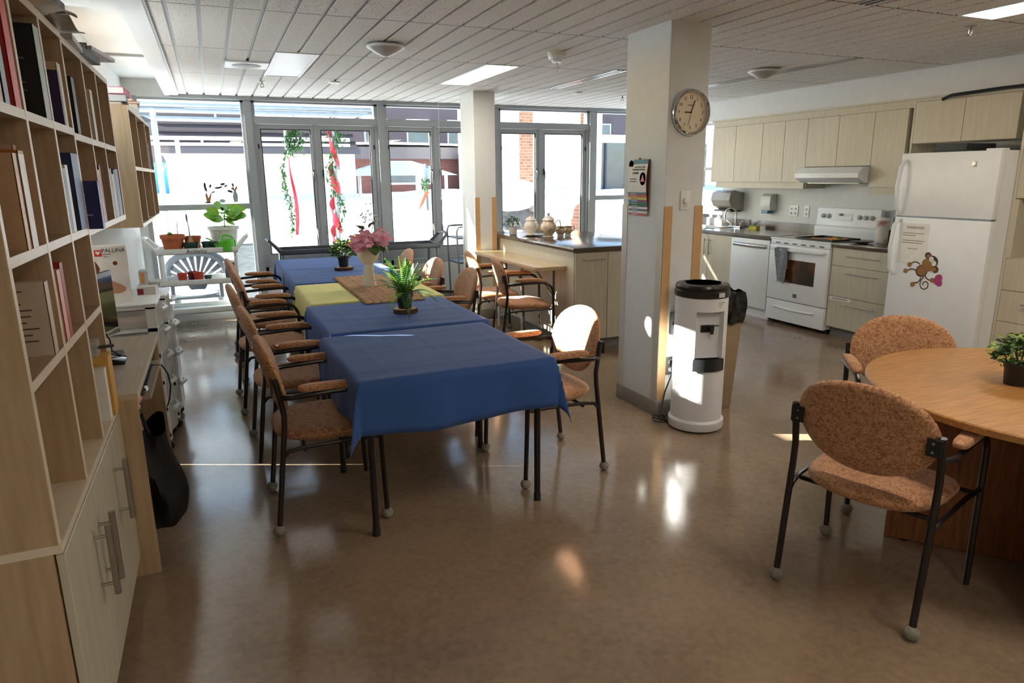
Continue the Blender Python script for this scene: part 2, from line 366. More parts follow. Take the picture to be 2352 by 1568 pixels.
# ================================================================== CEILING FIXTURES
m_lit = emis('lit_diffuser', (1.0, .89, .75), LAMP)
m_litd = M('unlit_diffuser', 'd5dadd', .35, var=.03)
def troffer(k, j, lit, label, cat='ceiling light'):
    x0, x1, y0, y1 = RXk(k)+.008, RXk(k+2)-.008, RYj(j)+.008, RYj(j+1)-.008
    t = thing('ceiling_light', label, cat, ((x0+x1)/2, (y0+y1)/2, ZC), group='panel lights in the ceiling grid')
    mb = MB()
    for b in ((x0, x0+.018, y0, y1), (x1-.018, x1, y0, y1), (x0+.018, x1-.018, y0, y0+.018), (x0+.018, x1-.018, y1-.018, y1)): mb.box(*b, ZC-.004, ZC+.02)
    mb.build('frame', m_wplas, t, smooth=False)
    BX('diffuser', (x0+.018, x1-.018, y0+.018, y1-.018, ZC+.001, ZC+.012), m_lit if lit else m_litd, t, smooth=False)
troffer(15, 1, True, 'bright lit panel light in the ceiling grid near the far column')
troffer(27, -2, True, 'bright lit panel light in the ceiling grid above the kitchen corner')
troffer(5, 1, False, 'unlit grey panel light in the ceiling grid above the blue tables')
troffer(15, -3, True, 'lit panel light in the ceiling behind the camera, middle of the room')
troffer(5, -5, True, 'lit panel light in the ceiling behind the camera, near the bookcase wall')
troffer(27, -4, True, 'lit panel light in the ceiling behind the camera, on the kitchen side')
sp = thing('ceiling_speaker', 'flat white ceiling panel with a round speaker grille beside the unlit panel light', 'speaker', (.358, 6.105, ZC))
BX('panel', (.2, .516, 5.945, 6.265, ZC-.012, ZC), m_wplas, sp, smooth=False)
MB().lathe([(0, -.004), (.1, -.004), (.11, 0)], (.358, 6.105, ZC-.0125), 28).build('grille', M('grey_mesh', 'a9adb0', .6), sp)
def dome(x, y, rad, label):
    t = thing('dome_ceiling_light', label, 'ceiling light', (x, y, ZC-.06), group='shallow dome lights under the ceiling')
    MB().lathe([(rad*.96, .0), (rad, .006), (rad, .016), (rad*.93, .02)], (x, y, ZC-.03), 32).build('rim', m_wplas, t)
    MB().lathe([(0, -.052), (rad*.25, -.048), (rad*.6, -.026), (rad*.95, .002)], (x, y, ZC-.03), 32).build('diffuser', M('frosted_dome', 'a9a7a2', .35), t)
    MB().box(x-.03, x+.03, y-.03, y+.03, ZC-.012, ZC).build('mount', m_blk, t)
dome(1.185, 4.90, .128, 'round grey dome light hanging under the ceiling above the long table')
dome(4.48, 4.90, .13, 'round grey dome light under the kitchen ceiling beside the slot diffuser')
sm = thing('smoke_detector', 'large white smoke detector with a hanging test rod on the ceiling', 'smoke detector', (2.43, 4.79, ZC-.14))
MB().lathe([(.066, -.028), (.07, 0)], (2.43, 4.79, ZC-.0), 24).build('base', M('cream_plastic', 'd8d0bd', .45), sm)
MB().lathe([(.036, -.07), (.04, -.056), (.058, -.052), (.066, -.028)], (2.43, 4.79, ZC), 24).build('sensor_head', m_wplas, sm)
MB().tube([(2.43, 4.79, ZC-.07), (2.43, 4.79, ZC-.14)], .007, 8).build('test_rod', m_wplas, sm)
def slot(x, y0, y1, label):
    t = thing('slot_diffuser', label, 'air vent', (x, (y0+y1)/2, ZC-.006), group='linear air slots in the ceiling')
    MB().box(x-.055, x-.035, y0, y1, ZC-.006, ZC+.012).box(x-.008, x+.008, y0, y1, ZC-.006, ZC+.012).box(x+.035, x+.055, y0, y1, ZC-.006, ZC+.012).build('blade', m_steel, t, smooth=False)
    BX('slot_back', (x-.05, x+.05, y0, y1, ZC-.001, ZC+.012), M('black_void', '0b0b0c', .9), t, smooth=False)
slot(3.34, 5.36, 6.66, 'linear air slot in the ceiling left of the near column')
slot(4.755, 4.17, 6.7, 'long linear air slot in the ceiling over the kitchen')
slot(3.30, 1.7, 2.92, 'linear air slot at the upper edge of view, near the kitchen light')
def sprinkler(x, y, label):
    t = thing('fire_sprinkler', label, 'sprinkler', (x, y, ZC-.055), group='sprinkler heads')
    MB().lathe([(.03, -.004), (.034, 0)], (x, y, ZC-.001), 16).build('escutcheon', m_steel, t)
    MB().tube([(x, y, ZC), (x, y, ZC-.03)], .009, 8).tube([(x-.014, y, ZC-.02), (x-.014, y, ZC-.045), (x, y, ZC-.05), (x+.014, y, ZC-.045), (x+.014, y, ZC-.02)], .003, 5).build('frame_arms', m_steel, t)
    MB().lathe([(.018, 0), (.018, .003)], (x, y, ZC-.055), 10).build('deflector', m_steel, t)
sprinkler(.537, 7.1, 'small sprinkler head on the ceiling near the unlit panel light')
sprinkler(4.40, 7.03, 'small sprinkler head on the ceiling left of the near column')
sprinkler(4.436, 3.08, 'sprinkler head on the ceiling above the fridge corner')
for i, (x, y, lb) in enumerate(((1.165, 6.9, 'small white disc detector on the ceiling above the long table'), (3.76, 6.9, 'small white disc detector on the ceiling past the air slot'))):
    t = thing('ceiling_disc', lb, 'detector', (x, y, ZC-.02))
    MB().lathe([(.03, -.02), (.05, -.014), (.055, 0)], (x, y, ZC), 20).build('cover', m_wplas, t)
    MB().lathe([(.0, -.023), (.012, -.02)], (x, y, ZC), 10).build('lens', m_blk, t)
t = thing('blind_cord', 'thin white blind cord hanging by the far column', 'cord', (2.57, 8.2, 1.2))
MB().tube([(2.60, 8.25, 2.42), (2.60, 8.25, 1.32)], .0025, 5).build('cord', m_wplas, t); MB().lathe([(.004, 0), (.008, .03), (.004, .04)], (2.60, 8.25, 1.29), 8).build('tassel', m_wplas, t)
# ================================================================== LEFT SIDE: BOOKCASES, DESK
XB = XL+.004
# --- tall bookcase on a base cabinet
FX = -.412
bc = thing('bookcase_cabinet', 'tall pale wood bookcase with square cubbies over a three-door base cabinet, nearest the camera', 'bookcase', (-.57, 2.31, 0))
YA, YE = 1.76, 2.868
BX('cabinet_body', (XB, -.428, YA, YE, .1, .705), m_bk, bc, smooth=False)
BX('toe_kick', (XB, -.47, YA+.01, YE, 0, .1), m_bk, bc, smooth=False)
BX('ledge', (XB, FX+.004, YA, YE, .705, .727), m_bke, bc, smooth=False)
dy = [YA+.004, 2.13, 2.495, YE-.004]
for i in range(3):
    d = MB().box(-.424, -.405, dy[i]+.0015, dy[i+1]-.0015, .1, .70).build('door', m_lam, bc, smooth=False, bevel=.0015, bseg=1)
    hy = (dy[i+1]-.045, dy[i]+.04, dy[i]+.05)[i]; hz = (.50, .50, .52)[i]
    MB().tube([(-.366, hy, hz-.11), (-.366, hy, hz+.11)], .0092, 12).tube([(-.405, hy, hz-.075), (-.366, hy, hz-.075)], .005, 8).tube([(-.405, hy, hz+.075), (-.366, hy, hz+.075)], .005, 8).build('handle', m_steel, d)
def board(nm, b, par, ax):
    o = BX(nm, b, m_bk, par, smooth=False)
    x1 = b[1]
    BX('daylit_edge', (x1, x1+.0015, b[2], b[3], b[4], b[5]), m_bke, o, smooth=False); return o  # strip coloured paler for the light falling on the board front
SH = .024
for y in (YA, 2.17-.011, 2.52-.011, YE-.022): board('upright', (XB, FX-.0015, y, y+.022, .727, 2.022), bc, 'y')
for z in (2.022,): board('top_board', (XB, FX-.0005, YA, YE, z, z+SH), bc, 'z')
cols = [(YA+.022, 2.159), (2.181, 2.509), (2.531, YE-.022)]
for z in (1.712, 1.376, 1.096):
    for a, b in cols: board('shelf', (XB, FX-.002, a, b, z, z+SH), bc, 'z')
BX('back_panel', (XL, XB, YA, YE, .727, 2.046), m_bk, bc, smooth=False)
# --- wall-hung shelf units
def wallunit(nm, label, fx, y0, y1, z0, z1, ups, mids):
    t = thing(nm, label, 'wall shelf', (-.57, (y0+y1)/2, z0))
    for y in [y0]+[u-.011 for u in ups]+[y1-.022]: board('upright' if y not in (y0, y1-.022) else 'side_panel', (XB, fx-.0015, y, y+.022, z0+SH, z1-SH), t, 'y')
    for z in (z0, z1-SH): board('shelf', (XB, fx-.0005, y0, y1, z, z+SH), t, 'z')
    cs = [y0+.022]+[q for u in ups for q in (u-.011, u+.011)]+[y1-.022]
    for z in mids:
        for i in range(0, len(cs), 2): board('shelf', (XB, fx-.002, cs[i], cs[i+1], z, z+SH), t, 'z')
    BX('back_panel', (XL, XB, y0, y1, z0, z1), m_bk, t, smooth=False)
    return t
wallunit('wall_shelf', 'wall-hung pale wood cubby shelf joined to the tall bookcase, above the desk', -.42, 2.872, 4.105, 1.366, 2.046, (3.325, 3.69), (1.702,))
wallunit('wall_shelf', 'separate wall-hung pale wood cubby shelf nearest the windows', -.436, 5.20, 6.93, 1.255, 2.03, (5.72, 6.42), (1.625,))
# --- desk
dk = thing('desk', 'pale wood computer desk with keyboard tray beside the tall bookcase', 'desk', (-.53, 3.44, 0))
m_dt = M('desk_laminate', 'c3b6a2', .3, col2='b3a48d', scale=5, stretch=(9, .8, 9), detail=6, lo=.3, hi=.7)
DY0, DY1 = 2.874, 4.0
BX('desk_top', (XB, -.338, DY0, DY1, .742, .767), m_dt, dk, smooth=False)
BX('daylit_edge', (-.338, -.336, DY0, DY1, .742, .767), m_bke, dk, smooth=False)  # same painted-in daylight along the desk front
for y in (DY0, DY1-.02): BX('side_panel', (XB, -.342, y, y+.02, 0, .742), m_bk, dk, smooth=False)
BX('inner_panel', (XB, -.42, 3.36, 3.38, 0, .62), m_bk, dk, smooth=False)
BX('modesty_panel', (XB, XB+.016, DY0+.02, DY1-.02, .1, .742), m_bk, dk, smooth=False)
tr = MB().box(-.66, -.335, 3.30, 3.97, .615, .633).build('keyboard_tray', m_dt, dk, smooth=False)
[MB().box(-.6, -.36, q, q+.006, .633, .742).build('tray_bracket', m_steel, tr, smooth=False) for q in (3.30, 3.964)]
kb = thing('keyboard', 'black keyboard lying on the desk keyboard tray', 'keyboard', (-.43, 3.6, .633))
MB().box(-.47, -.36, 3.42, 3.82, .633, .648).build('body', m_blk, kb, bevel=.003)
MB().box(-.46, -.37, 3.43, 3.81, .648, .653).build('keys', M('charcoal_keys', '2b2d31', .5), kb, bevel=.002)
ms = thing('computer_mouse', 'small silver computer mouse on the near end of the keyboard tray', 'mouse', (-.375, 3.36, .633))
MB().ell((-.375, 3.36, .645), (.03, .05, .016)).build('shell', m_steel, ms); MB().ell((-.36, 3.33, .652), (.006, .012, .008)).build('wheel', m_blk, ms)
cb = thing('keyboard_cable', 'black cable looping from the keyboard tray', 'cable', (-.33, 3.9, .3))
MB().tube([(-.36, 3.8, .65), (-.325, 3.86, .63), (-.305, 3.9, .57), (-.30, 3.92, .5), (-.315, 3.94, .42), (-.33, 3.94, .38)], .004, 6).build('cable', m_blk, cb)
# monitor
mo = thing('monitor', 'slim flat monitor with silver lower bezel standing on the desk', 'monitor', (-.555, 3.58, .767))
mdir = Vector((.27, 1, 0)).normalized(); nrm = Vector((1, -.27, 0)).normalized()
Mm = Matrix((( mdir.x, nrm.x, 0), (mdir.y, nrm.y, 0), (0, 0, 1)))
mc = Vector((-.555, 3.57, .99))
MB().obox(mc, (.47, .022, .30), Mm).build('casing', m_blk, mo, bevel=.003)
MB().obox(mc+nrm*.0125, (.45, .002, .255), Mm).build('screen', M('screen_glass', '10161c', .06, spec=.8), mo, smooth=False)
MB().obox(mc+nrm*.012+Vector((0, 0, -.14)), (.47, .006, .03), Mm).build('lower_bezel', m_steel, mo, bevel=.002)
MB().tube([mc-nrm*.02+Vector((0, 0, -.2)), mc-nrm*.02], .016, 10).build('stand_neck', m_blk, mo)
MB().obox((-.53, 3.55, .774), (.17, .13, .012), RZ(10)).build('stand_base', m_blk, mo, bevel=.003)
pb = thing('card_reader', 'glossy black wedge-shaped device with a cable on the desk top', 'device', (-.46, 3.40, .767))
MB().prism([(-.06, -.012), (.05, -.012), (.05, .004), (-.06, .03)], -.05, .05, RX(90), (-.475, 3.42, .779)).build('body', M('gloss_black', '141619', .08), pb, bevel=.003)
MB().tube([(-.45, 3.46, .79), (-.49, 3.52, .80), (-.5, 3.58, .84), (-.53, 3.6, .9)], .0035, 6).build('cable', m_blk, pb)
# bag + plush under the desk
bg_ = thing('tote_bag', 'crumpled black tote bag hanging in the desk knee space', 'bag', (-.33, 3.08, .2))
def bagf(u, v):
    a = 2*math.pi*u; z = .15+.42*v; w1 = .085*(1-.3*v**2)*(1+.12*math.sin(3*a+4*v)); w2 = .13*(1+.1*math.sin(5*a+7*v))
    return (-.325+w1*math.cos(a)+.015*math.sin(6*v), 3.08+w2*math.sin(a), z+.02*math.sin(2*a)*v)
m_bag = M('black_nylon', '0d0d0f', .55, bump=.4, bscale=18)
MB().grid(bagf, 28, 14).build('bag_body', m_bag, bg_)
MB().add([bagf(i/28, 0) for i in range(28)], [tuple(range(28))]).build('bag_bottom', m_bag, bg_)
MB().tube([(-.33, 2.99, .55), (-.34, 2.985, .60), (-.35, 3.03, .63), (-.36, 3.07, .60), (-.36, 3.09, .55)], .008, 6).build('strap', m_bag, bg_)
pl = thing('plush_toy', 'pink fluffy plush poking out above the black tote bag', 'plush toy', (-.39, 3.05, .56))
mb = MB()
for i in range(9): mb.ell((-.385+random.uniform(-.02, .02), 3.02+random.uniform(-.03, .05), .57+.015*i), (.035, .04, .028), 10, 6)
mb.build('fur_body', M('pink_fluff', 'e8b3a2', .95, bump=.8, bscale=90), pl)
MB().ell((-.357, 2.995, .66), (.006, .005, .006), 8, 5).build('eye', m_blk, pl)
# --- plastic drawer towers
def tower(x1, y0, y1, zt, zs, label):
    t = thing('drawer_tower', label, 'drawers', (-.52, (y0+y1)/2, 0), group='white plastic drawer towers')
    mb = MB(); x0 = XL+.03
    for x in (x0, x1-.06):
        for y in (y0, y1-.03): mb.box(x, x+.05, y, y+.03, .07, zt-.02)
    for z in zs+[zt-.03]: mb.box(x0, x1-.012, y0, y1, z, z+.02)
    mb.build('frame', m_wplas, t, smooth=False)
    MB().box(x0, x1, y0, y1, zt-.02, zt).build('top', m_wplas, t, bevel=.008)
    for i, z in enumerate(zs):
        zz = (zs+[zt-.03])[i+1]
        pr = [(x0+.02, y0+.012), (x0+.02, y1-.012)]+[(x1-.015+.035*math.sin(math.pi*q/6), y1-.02-(y1-y0-.04)*q/6) for q in range(7)]
        d = MB().prism(pr, z+.024, zz-.008).build('drawer', m_clear, t, ang=50)
        MB().tube([(x1+.012, y0+.1, zz-.02), (x1+.035, (y0+y1)/2, zz-.02), (x1+.012, y1-.1, zz-.02)], .012, 6).build('handle_lip', m_wplas, d)
        MB().box(x0+.05, x1-.05, y0+.04, y1-.04, z+.026, z+.026+(zz-z)*.45).build('contents', M('craft_supplies_%d' % (i % 3), ['b9c4b4', 'd7b9a5', '8fb3c4'][i % 3], .7, var=.4, scale=18), d, bevel=.01)
    for x in (x0+.03, x1-.03):
        for y in (y0+.03, y1-.03): MB().lathe([(.0, -.012), (.026, -.012), (.026, .012), (0, .012)], (x, y, .028), 12, m=RX(90)).tube([(x, y, .03), (x, y, .075)], .008, 6).build('caster', m_blk, t)
tower(-.345, 4.285, 4.64, .885, [.09, .25, .41, .57, .725], 'white plastic drawer tower with clear drawers next to the desk')
tower(-.315, 4.68, 5.05, .87, [.09, .29, .49, .68], 'white plastic drawer tower with clear drawers nearest the windows')
# game box on tower
gb = thing('game_box', 'tall white toy box with red logo and printed hand on the drawer tower', 'box', (-.55, 4.44, .885))
GM = RZ(6); gx, gy = -.562, 4.40
MB().obox((gx, gy+.06, 1.045), (.168, .12, .32), GM).build('carton', M('white_card', 'e9e5e1', .5), gb, smooth=False)
def gp(x, z, d=.0006): return Vector((gx, gy+.06, 0)) + GM @ Vector((x, -.06-d, 0)) + Vector((0, 0, .885+z))
MB().obox(gp(-.054, .284), (.036, .001, .036), GM).build('red_logo', M('red_print', 'd8362a', .5), gb, smooth=False)
hpoly = [(0, -.011), (-.012, .002), (-.011, .009), (-.005, .011), (0, .007), (.005, .011), (.011, .009), (.012, .002)]
MB().prism(hpoly, 0, .0006, GM @ RX(90), gp(-.054, .285, .0012)).build('heart_mark', m_paper, gb, smooth=False)
text('PALLINA', .03, m_ink, gb, gp(.022, .296), (R(90), 0, R(6))); text('ORIGINAL', .009, m_ink, gb, gp(-.012, .276), (R(90), 0, R(6))); text('3Y+', .014, m_ink, gb, gp(-.018, .262), (R(90), 0, R(6)))
MB().lathe([(0, 0), (.0115, 0)], gp(.022, .225, .001), 20, m=GM @ RX(90)).build('red_dot', M('red_dot', 'b2492c', .5), gb)
skin = M('printed_skin', 'c48f74', .55); slv = M('printed_sleeve', '6f6a6c', .6)
MB().prism([(-.08, .17), (-.04, .15), (-.005, .13), (.0, .11), (-.02, .09), (-.08, .085)], 0, .0005, GM @ RX(90), gp(0, 0, .001)).build('sleeve_print', slv, gb, smooth=False)
MB().prism([(-.005, .128), (.035, .105), (.06, .085), (.058, .07), (.04, .058), (.01, .052), (-.012, .058), (-.02, .075), (-.012, .092)], 0, .0006, GM @ RX(90), gp(0, 0, .0012)).build('hand_print', skin, gb, smooth=False)
MB().prism([(-.08, .25), (-.065, .225), (-.055, .2), (-.06, .18), (-.08, .17)], 0, .0005, GM @ RX(90), gp(0, 0, .001)).build('hair_print', M('printed_hair', '6b3f2a', .6), gb, smooth=False)
sidep = M('teal_print', '7f979a', .6)
for z0, z1 in ((.2, .28), (.03, .06)): MB().obox(Vector((gx, gy+.06, 0))+GM @ Vector((.0846, 0, 0))+Vector((0, 0, .885+(z0+z1)/2)), (.001, .05, z1-z0), GM).build('side_print', sidep, gb, smooth=False)
def wbox(x0, x1, y0, y1, z0, z1, nm, label, colr, strip, cat='box'):
    t = thing(nm, label, cat, ((x0+x1)/2, (y0+y1)/2, z0)); BX('carton', (x0, x1, y0, y1, z0, z1), M(nm+'_card', colr, .55), t, smooth=False)
    BX('label_print', (x0+.01, x1-.02, y0-.001, y0, z0+.01, z1-.008), M(nm+'_print', strip, .55), t, smooth=False)
    return t
wbox(-.475, -.375, 4.70, 4.93, .87, .925, 'white_game_box', 'flat white game box with a red corner label on the drawer tower', 'dcd9d2', 'd9d5cd')
BX('red_label', (-.473, -.44, 4.698, 4.699, .88, .915), M('dark_red_print', '93242c', .5), bpy.data.objects['white_game_box'], smooth=False)
wbox(-.465, -.415, 4.80, 4.92, .925, 1.01, 'puzzle_box', 'small upright puzzle box with an orange side on the flat game box', 'b9c3cc', 'd98a3c')
wbox(-.41, -.35, 4.80, 4.95, .925, .94, 'flat_case', 'thin grey plastic case lying on the flat game box', 'b6bcb8', 'aab2ae', 'case')
# ------------------------------------------------------------------ books
BN = [0]
def book(x1, y0, th, z0, h, dp, col, label, spine=None, lean=0, page='e3dccb', print_=None):
    BN[0] += 1
    t = thing('book', label, 'book', (x1, y0+th/2, z0)); t.rotation_euler = (R(lean), 0, 0)
    mc_ = M('cover_'+col, col, .45, var=.05); ms_ = M('cover_'+spine, spine, .45, var=.05) if spine else mc_
    c = .0025; bd = thing
    MB().box(-dp, 0, -th/2, -th/2+c, 0, h).box(-dp, 0, th/2-c, th/2, 0, h).build('cover', mc_, t, local=True, smooth=False)
    MB().box(-c, .0008, -th/2, th/2, 0, h).build('spine', ms_, t, local=True, smooth=False, bevel=.0007, bseg=1)
    MB().box(-dp+.004, -c, -th/2+c, th/2-c, .003, h-.003).build('pages', M('pages_'+page, page, .8, var=.06, scale=150, stretch=(.1, 12, .1)), t, local=True, smooth=False)
    if print_:
        mp = M('print_'+print_, print_, .6)
        n = 9; 
        mb = MB()
        for i in range(n): mb.box(-dp*.85, -dp*random.uniform(.15, .4), -th/2-.0006, -th/2, h*(.9-.085*i)-.004, h*(.9-.085*i))
        mb.build('cover_print', mp, t, local=True, smooth=False)
    return t
F1, F2 = -.4145, -.4225
zt1, zr2, zr3, zr4 = 1.736, 1.400, 1.120, .727
book(F1, 1.99, .04, zt1, .2, .17, '1e2b45', 'dark blue book at the left edge of the top bookcase row', '8fa6b5')
book(F1, 1.94, .03, zt1, .12, .15, 'd9b38f', 'small tan paperback at the left edge of the top row')
book(F1, 2.085, .058, zt1, .25, .18, 'b5281e', 'tall red hardcover in the top row of the bookcase', 'd8382a')
book(F1+.003, 2.42, .07, zt1, .252, .2, '0c0b0c', 'tall black book with dense back-cover print in the top row', 'a9b3ad', print_='6f6a62')
book(F1, 2.715, .03, zt1, .17, .15, '2f1f4a', 'purple paperback in the top row', print_='8b7a55')
book(F1-.004, 2.75, .062, zt1, .2, .16, 'd9c19a', 'cream hardcover right of the purple paperback')
book(F2, 3.02, .06, zt1-.01, .2, .17, '17120f', 'dark thin book at the start of the wall shelf top row', print_='8b6a5b')
book(F2, 3.45, .07, zt1-.01, .205, .16, 'd8cdb4', 'cream book alone in the second top cubby of the wall shelf', print_='7f7769')
book(F1, 1.965, .03, zr2, .225, .2, 'c7a07a', 'tan book turned cover outward in the second row, near the left edge', 'd9b08a', print_='8a6a4c')
book(F1+.002, 2.01, .055, zr2, .225, .2, 'c7a07a', 'white-spined book in the second row', 'e8e6e0')
book(F1-.01, 2.072, .052, zr2, .235, .2, 'b46a1c', 'orange-brown hardcover in the second row', 'b0701f')
book(F1-.03, 2.127, .03, zr2, .25, .17, 'c9a490', 'tall pale pink-brown book in the second row', 'd9b5a2')
book(F1-.05, 1.93, .03, zr2, .275, .15, '221d1b', 'tall black book behind the tan book in the second row')
book(F1, 2.545, .04, zr2, .2, .2, 'dfe6ea', 'slim white and blue book in the second row', '4a7aa5')
book(F1, 2.59, .045, zr2, .21, .2, 'f0f0ee', 'slim white book leaning by the navy hardcover', 'f4f4f2')
book(F1+.004, 2.70, .13, zr2, .25, .2, '14264f', 'thick navy hardcover with white spine lettering in the second row', '1f3f86')
book(F2+.05, 2.90, .05, zr2-.01, .17, .16, '1b1e5e', 'blue book with a barcode standing at the shelf edge', '2a2f86', print_='b9b3d8')
book(F2-.02, 2.97, .06, zr2-.01, .235, .16, 'b89a78', 'tan book with a silver spine behind the blue barcode book', 'b8c4c8')
book(F2, 3.36, .04, zr2-.01, .215, .18, 'c26a4a', 'slim red and white book in the wall shelf second row', 'd9a18a')
book(F2, 3.405, .035, zr2-.01, .235, .18, '3a2030', 'slim maroon book in the wall shelf second row', '8a2f35')
book(F2, 3.715, .08, zr2-.01, .225, .18, '4a2f2b', 'dark brown book in the last wall shelf cubby')
book(F2, 3.80, .06, zr2-.01, .2, .18, 'd9c5a8', 'cream slim book in the last wall shelf cubby')
book(F2, 3.865, .05, zr2-.01, .22, .18, '3d5a48', 'dark green slim book in the last wall shelf cubby')
book(F2, 3.925, .12, zr2-.01, .225, .18, '2c3f7d', 'blue book in the last wall shelf cubby', '23306a')
book(F1, 2.06, .04, zr3, .19, .16, 'c9b8a4', 'pale paperback with a printed back cover in the third row', print_='5d5045')
book(F1, 2.225, .045, zr3, .2, .18, 'e9a28c', 'salmon pink book in the third row', 'e9b09c')
book(F1, 2.275, .04, zr3, .215, .18, 'a52a22', 'red slim book in the third row', 'a83a2a')
# folders in the lowest cubby
fo = thing('document_holder', 'yellow cardboard document holder with white booklet in the lowest cubby', 'folder', (-.46, 2.72, zr4))
BX('yellow_case', (-.60, FX+.012, 2.75, 2.84, zr4, zr4+.22), M('yellow_card', 'd4a450', .6), fo, smooth=False)
BX('white_booklet', (-.58, FX+.004, 2.69, 2.735, zr4, zr4+.19), m_paper, fo, smooth=False)
mb = MB()
for i in range(6): mb.box(-.57, -.45, 2.6893, 2.69, zr4+.03+.024*i, zr4+.036+.024*i)
mb.build('booklet_print', M('grey_print', '6a6a6c', .6), fo, smooth=False)
pt = thing('pencil_tray', 'clear box with pens resting on the yellow document holder', 'pen box', (-.46, 2.79, zr4+.22))
BX('clear_box', (-.56, -.43, 2.755, 2.835, zr4+.221, zr4+.275), m_clear, pt, smooth=False)
MB().tube([(-.5, 2.775, zr4+.25), (-.385, 2.82, zr4+.245)], .006, 8).build('pen', m_blk, pt)
# lying books and papers on top
def lying(x0, x1, y0, y1, z0, th, col, label, rz=0, page='d9d2c2'):
    t = thing('book', label, 'book', ((x0+x1)/2, (y0+y1)/2, z0), rz)
    a, b = (x1-x0)/2, (y1-y0)/2; c = .0025
    MB().box(-a, a, -b, b, 0, c).box(-a, a, -b, b, th-c, th).box(a-c, a, -b, b, c, th-c).build('cover', M('cover_'+col, col, .45, var=.05), t, local=True, smooth=False)
    MB().box(-a+.004, a-c, -b+.004, b-.004, c, th-c).build('pages', M('pages_'+page, page, .8, var=.06, scale=150, stretch=(.1, .1, 12)), t, local=True, smooth=False)
    return t
zt = 2.046
lying(-.64, -.40, 2.12, 2.5, zt, .02, 'c9905a', 'orange-brown flat book lying on the bookcase top at the frame edge', 4)
lying(-.63, -.37, 2.28, 2.68, zt+.021, .028, '25284a', 'dark blue book under loose papers on the bookcase top', -3)
lying(-.62, -.42, 2.3, 2.62, zt+.05, .02, 'c99a6a', 'tan flat book at the top of the pile on the bookcase', 5)
t = thing('paper_sheets', 'crumpled white paper sheets hanging over the bookcase top edge', 'papers', (-.41, 2.5, zt+.03))
MB().grid(lambda u, v: (-.53+.19*u+.01*math.sin(9*v), 2.30+.42*v, zt+.031+.018*math.sin(5*u+3*v)-.05*u*u*max(0, u-.4)), 12, 12).build('sheet', m_paper, t)
MB().grid(lambda u, v: (-.50+.15*u, 2.66+.32*v, zt+.002+.01*math.sin(6*v+2*u)+.006), 10, 10).build('sheet', M('magazine_paper', 'b9bcb8', .3, var=.3, scale=12), t)
lying(-.62, -.40, 3.00, 3.3, zt, .022, 'b8b3ad', 'grey magazine bundle on the joined shelves', 2)
lying(-.61, -.395, 3.32, 3.62, zt, .03, '1c1a24', 'black hardcover in the pile on the wall shelf top', -4)
lying(-.60, -.41, 3.36, 3.62, zt+.031, .02, '2a1517', 'dark maroon hardcover on top of the black one', 6)
lying(-.60, -.375, 3.55, 3.9, zt+.0515, .016, 'd7dbe4', 'white glossy book overhanging the wall shelf pile', -8)
zt3 = 2.03
lying(-.64, -.47, 5.22, 5.48, zt3, .02, 'b07a55', 'brown book at the bottom of the stack on the far wall shelf')
lying(-.64, -.445, 5.22, 5.5, zt3+.021, .045, '4c5566', 'grey-blue hardcover in the stack on the far wall shelf', 3, 'c9cdc6')
lying(-.65, -.44, 5.21, 5.5, zt3+.067, .042, 'c03a6a', 'pink-covered hardcover at the top of the stack on the far wall shelf', -2, 'dcdcd6')
lying(-.64, -.44, 5.6, 5.9, zt3, .03, 'dadde2', 'white book lying on the far wall shelf', -3)
lying(-.64, -.44, 5.95, 6.25, zt3, .075, 'd5d2ca', 'thick pale boxed book on the far wall shelf', 2)
lying(-.65, -.43, 5.94, 6.28, zt3+.076, .018, 'a33326', 'red flat book on the thick boxed book', 5)
lying(-.65, -.45, 5.94, 6.24, zt3+.095, .016, 'b28f5e', 'tan flat book at the top of the far pile', -4)
lying(-.62, -.415, 6.35, 6.68, zt3, .022, '3d4a7d', 'blue and white magazine overhanging the far end of the wall shelf', -6)
book(-.439, 6.50, .03, 1.65, .2, .16, '1a1b2c', 'dark navy book standing in the far wall shelf upper cubby')
book(-.438, 6.56, .045, 1.65, .215, .16, '2a2f66', 'blue book standing in the far wall shelf upper cubby', '343a8a')
# ================================================================== CARTS
def cart(nm, label, x0, x1, y0, y1, zs, col, mpost, lip=.055, handles=True, post_r=.018, group=None):
    t = thing(nm, label, 'cart', ((x0+x1)/2, (y0+y1)/2, 0), group=group)
    for z in zs:
        mb = MB().box(x0, x1, y0, y1, z-lip, z-lip+.012).box(x0, x1, y0, y0+.014, z-lip, z).box(x0, x1, y1-.014, y1, z-lip, z).box(x0, x0+.014, y0+.014, y1-.014, z-lip, z).box(x1-.014, x1, y0+.014, y1-.014, z-lip, z)
        mb.build('tray', col, t, bevel=.004)
    for x in (x0+.03, x1-.03):
        for y in (y0+.03, y1-.03):
            MB().tube([(x, y, .09), (x, y, zs[0]-.02)], post_r, 10).build('post', mpost, t)
            MB().lathe([(0, -.014), (.042, -.014), (.042, .014), (0, .014)], (x, y, .042), 14, m=RX(90)).tube([(x, y, .04), (x, y, .1)], .012, 8).build('caster', m_blk, t)
    if handles:
        for s, x in ((-1, x0), (1, x1)):
            pts = [(x-s*.02, y0+.02, zs[0]-.03), (x+s*.05, y0+.03, zs[0]+.045), (x+s*.10, y0+.05, zs[0]+.10), (x+s*.115, (y0+y1)/2, zs[0]+.115), (x+s*.10, y1-.05, zs[0]+.10), (x+s*.05, y1-.03, zs[0]+.045), (x-s*.02, y1-.02, zs[0]-.03)]
            MB().tube(pts, [.022, .018, .018, .017, .018, .018, .022], 8).build('handle', col, t)
    return t
m_wcart = M('white_cart_plastic', 'dfe3e2', .4, var=.03)
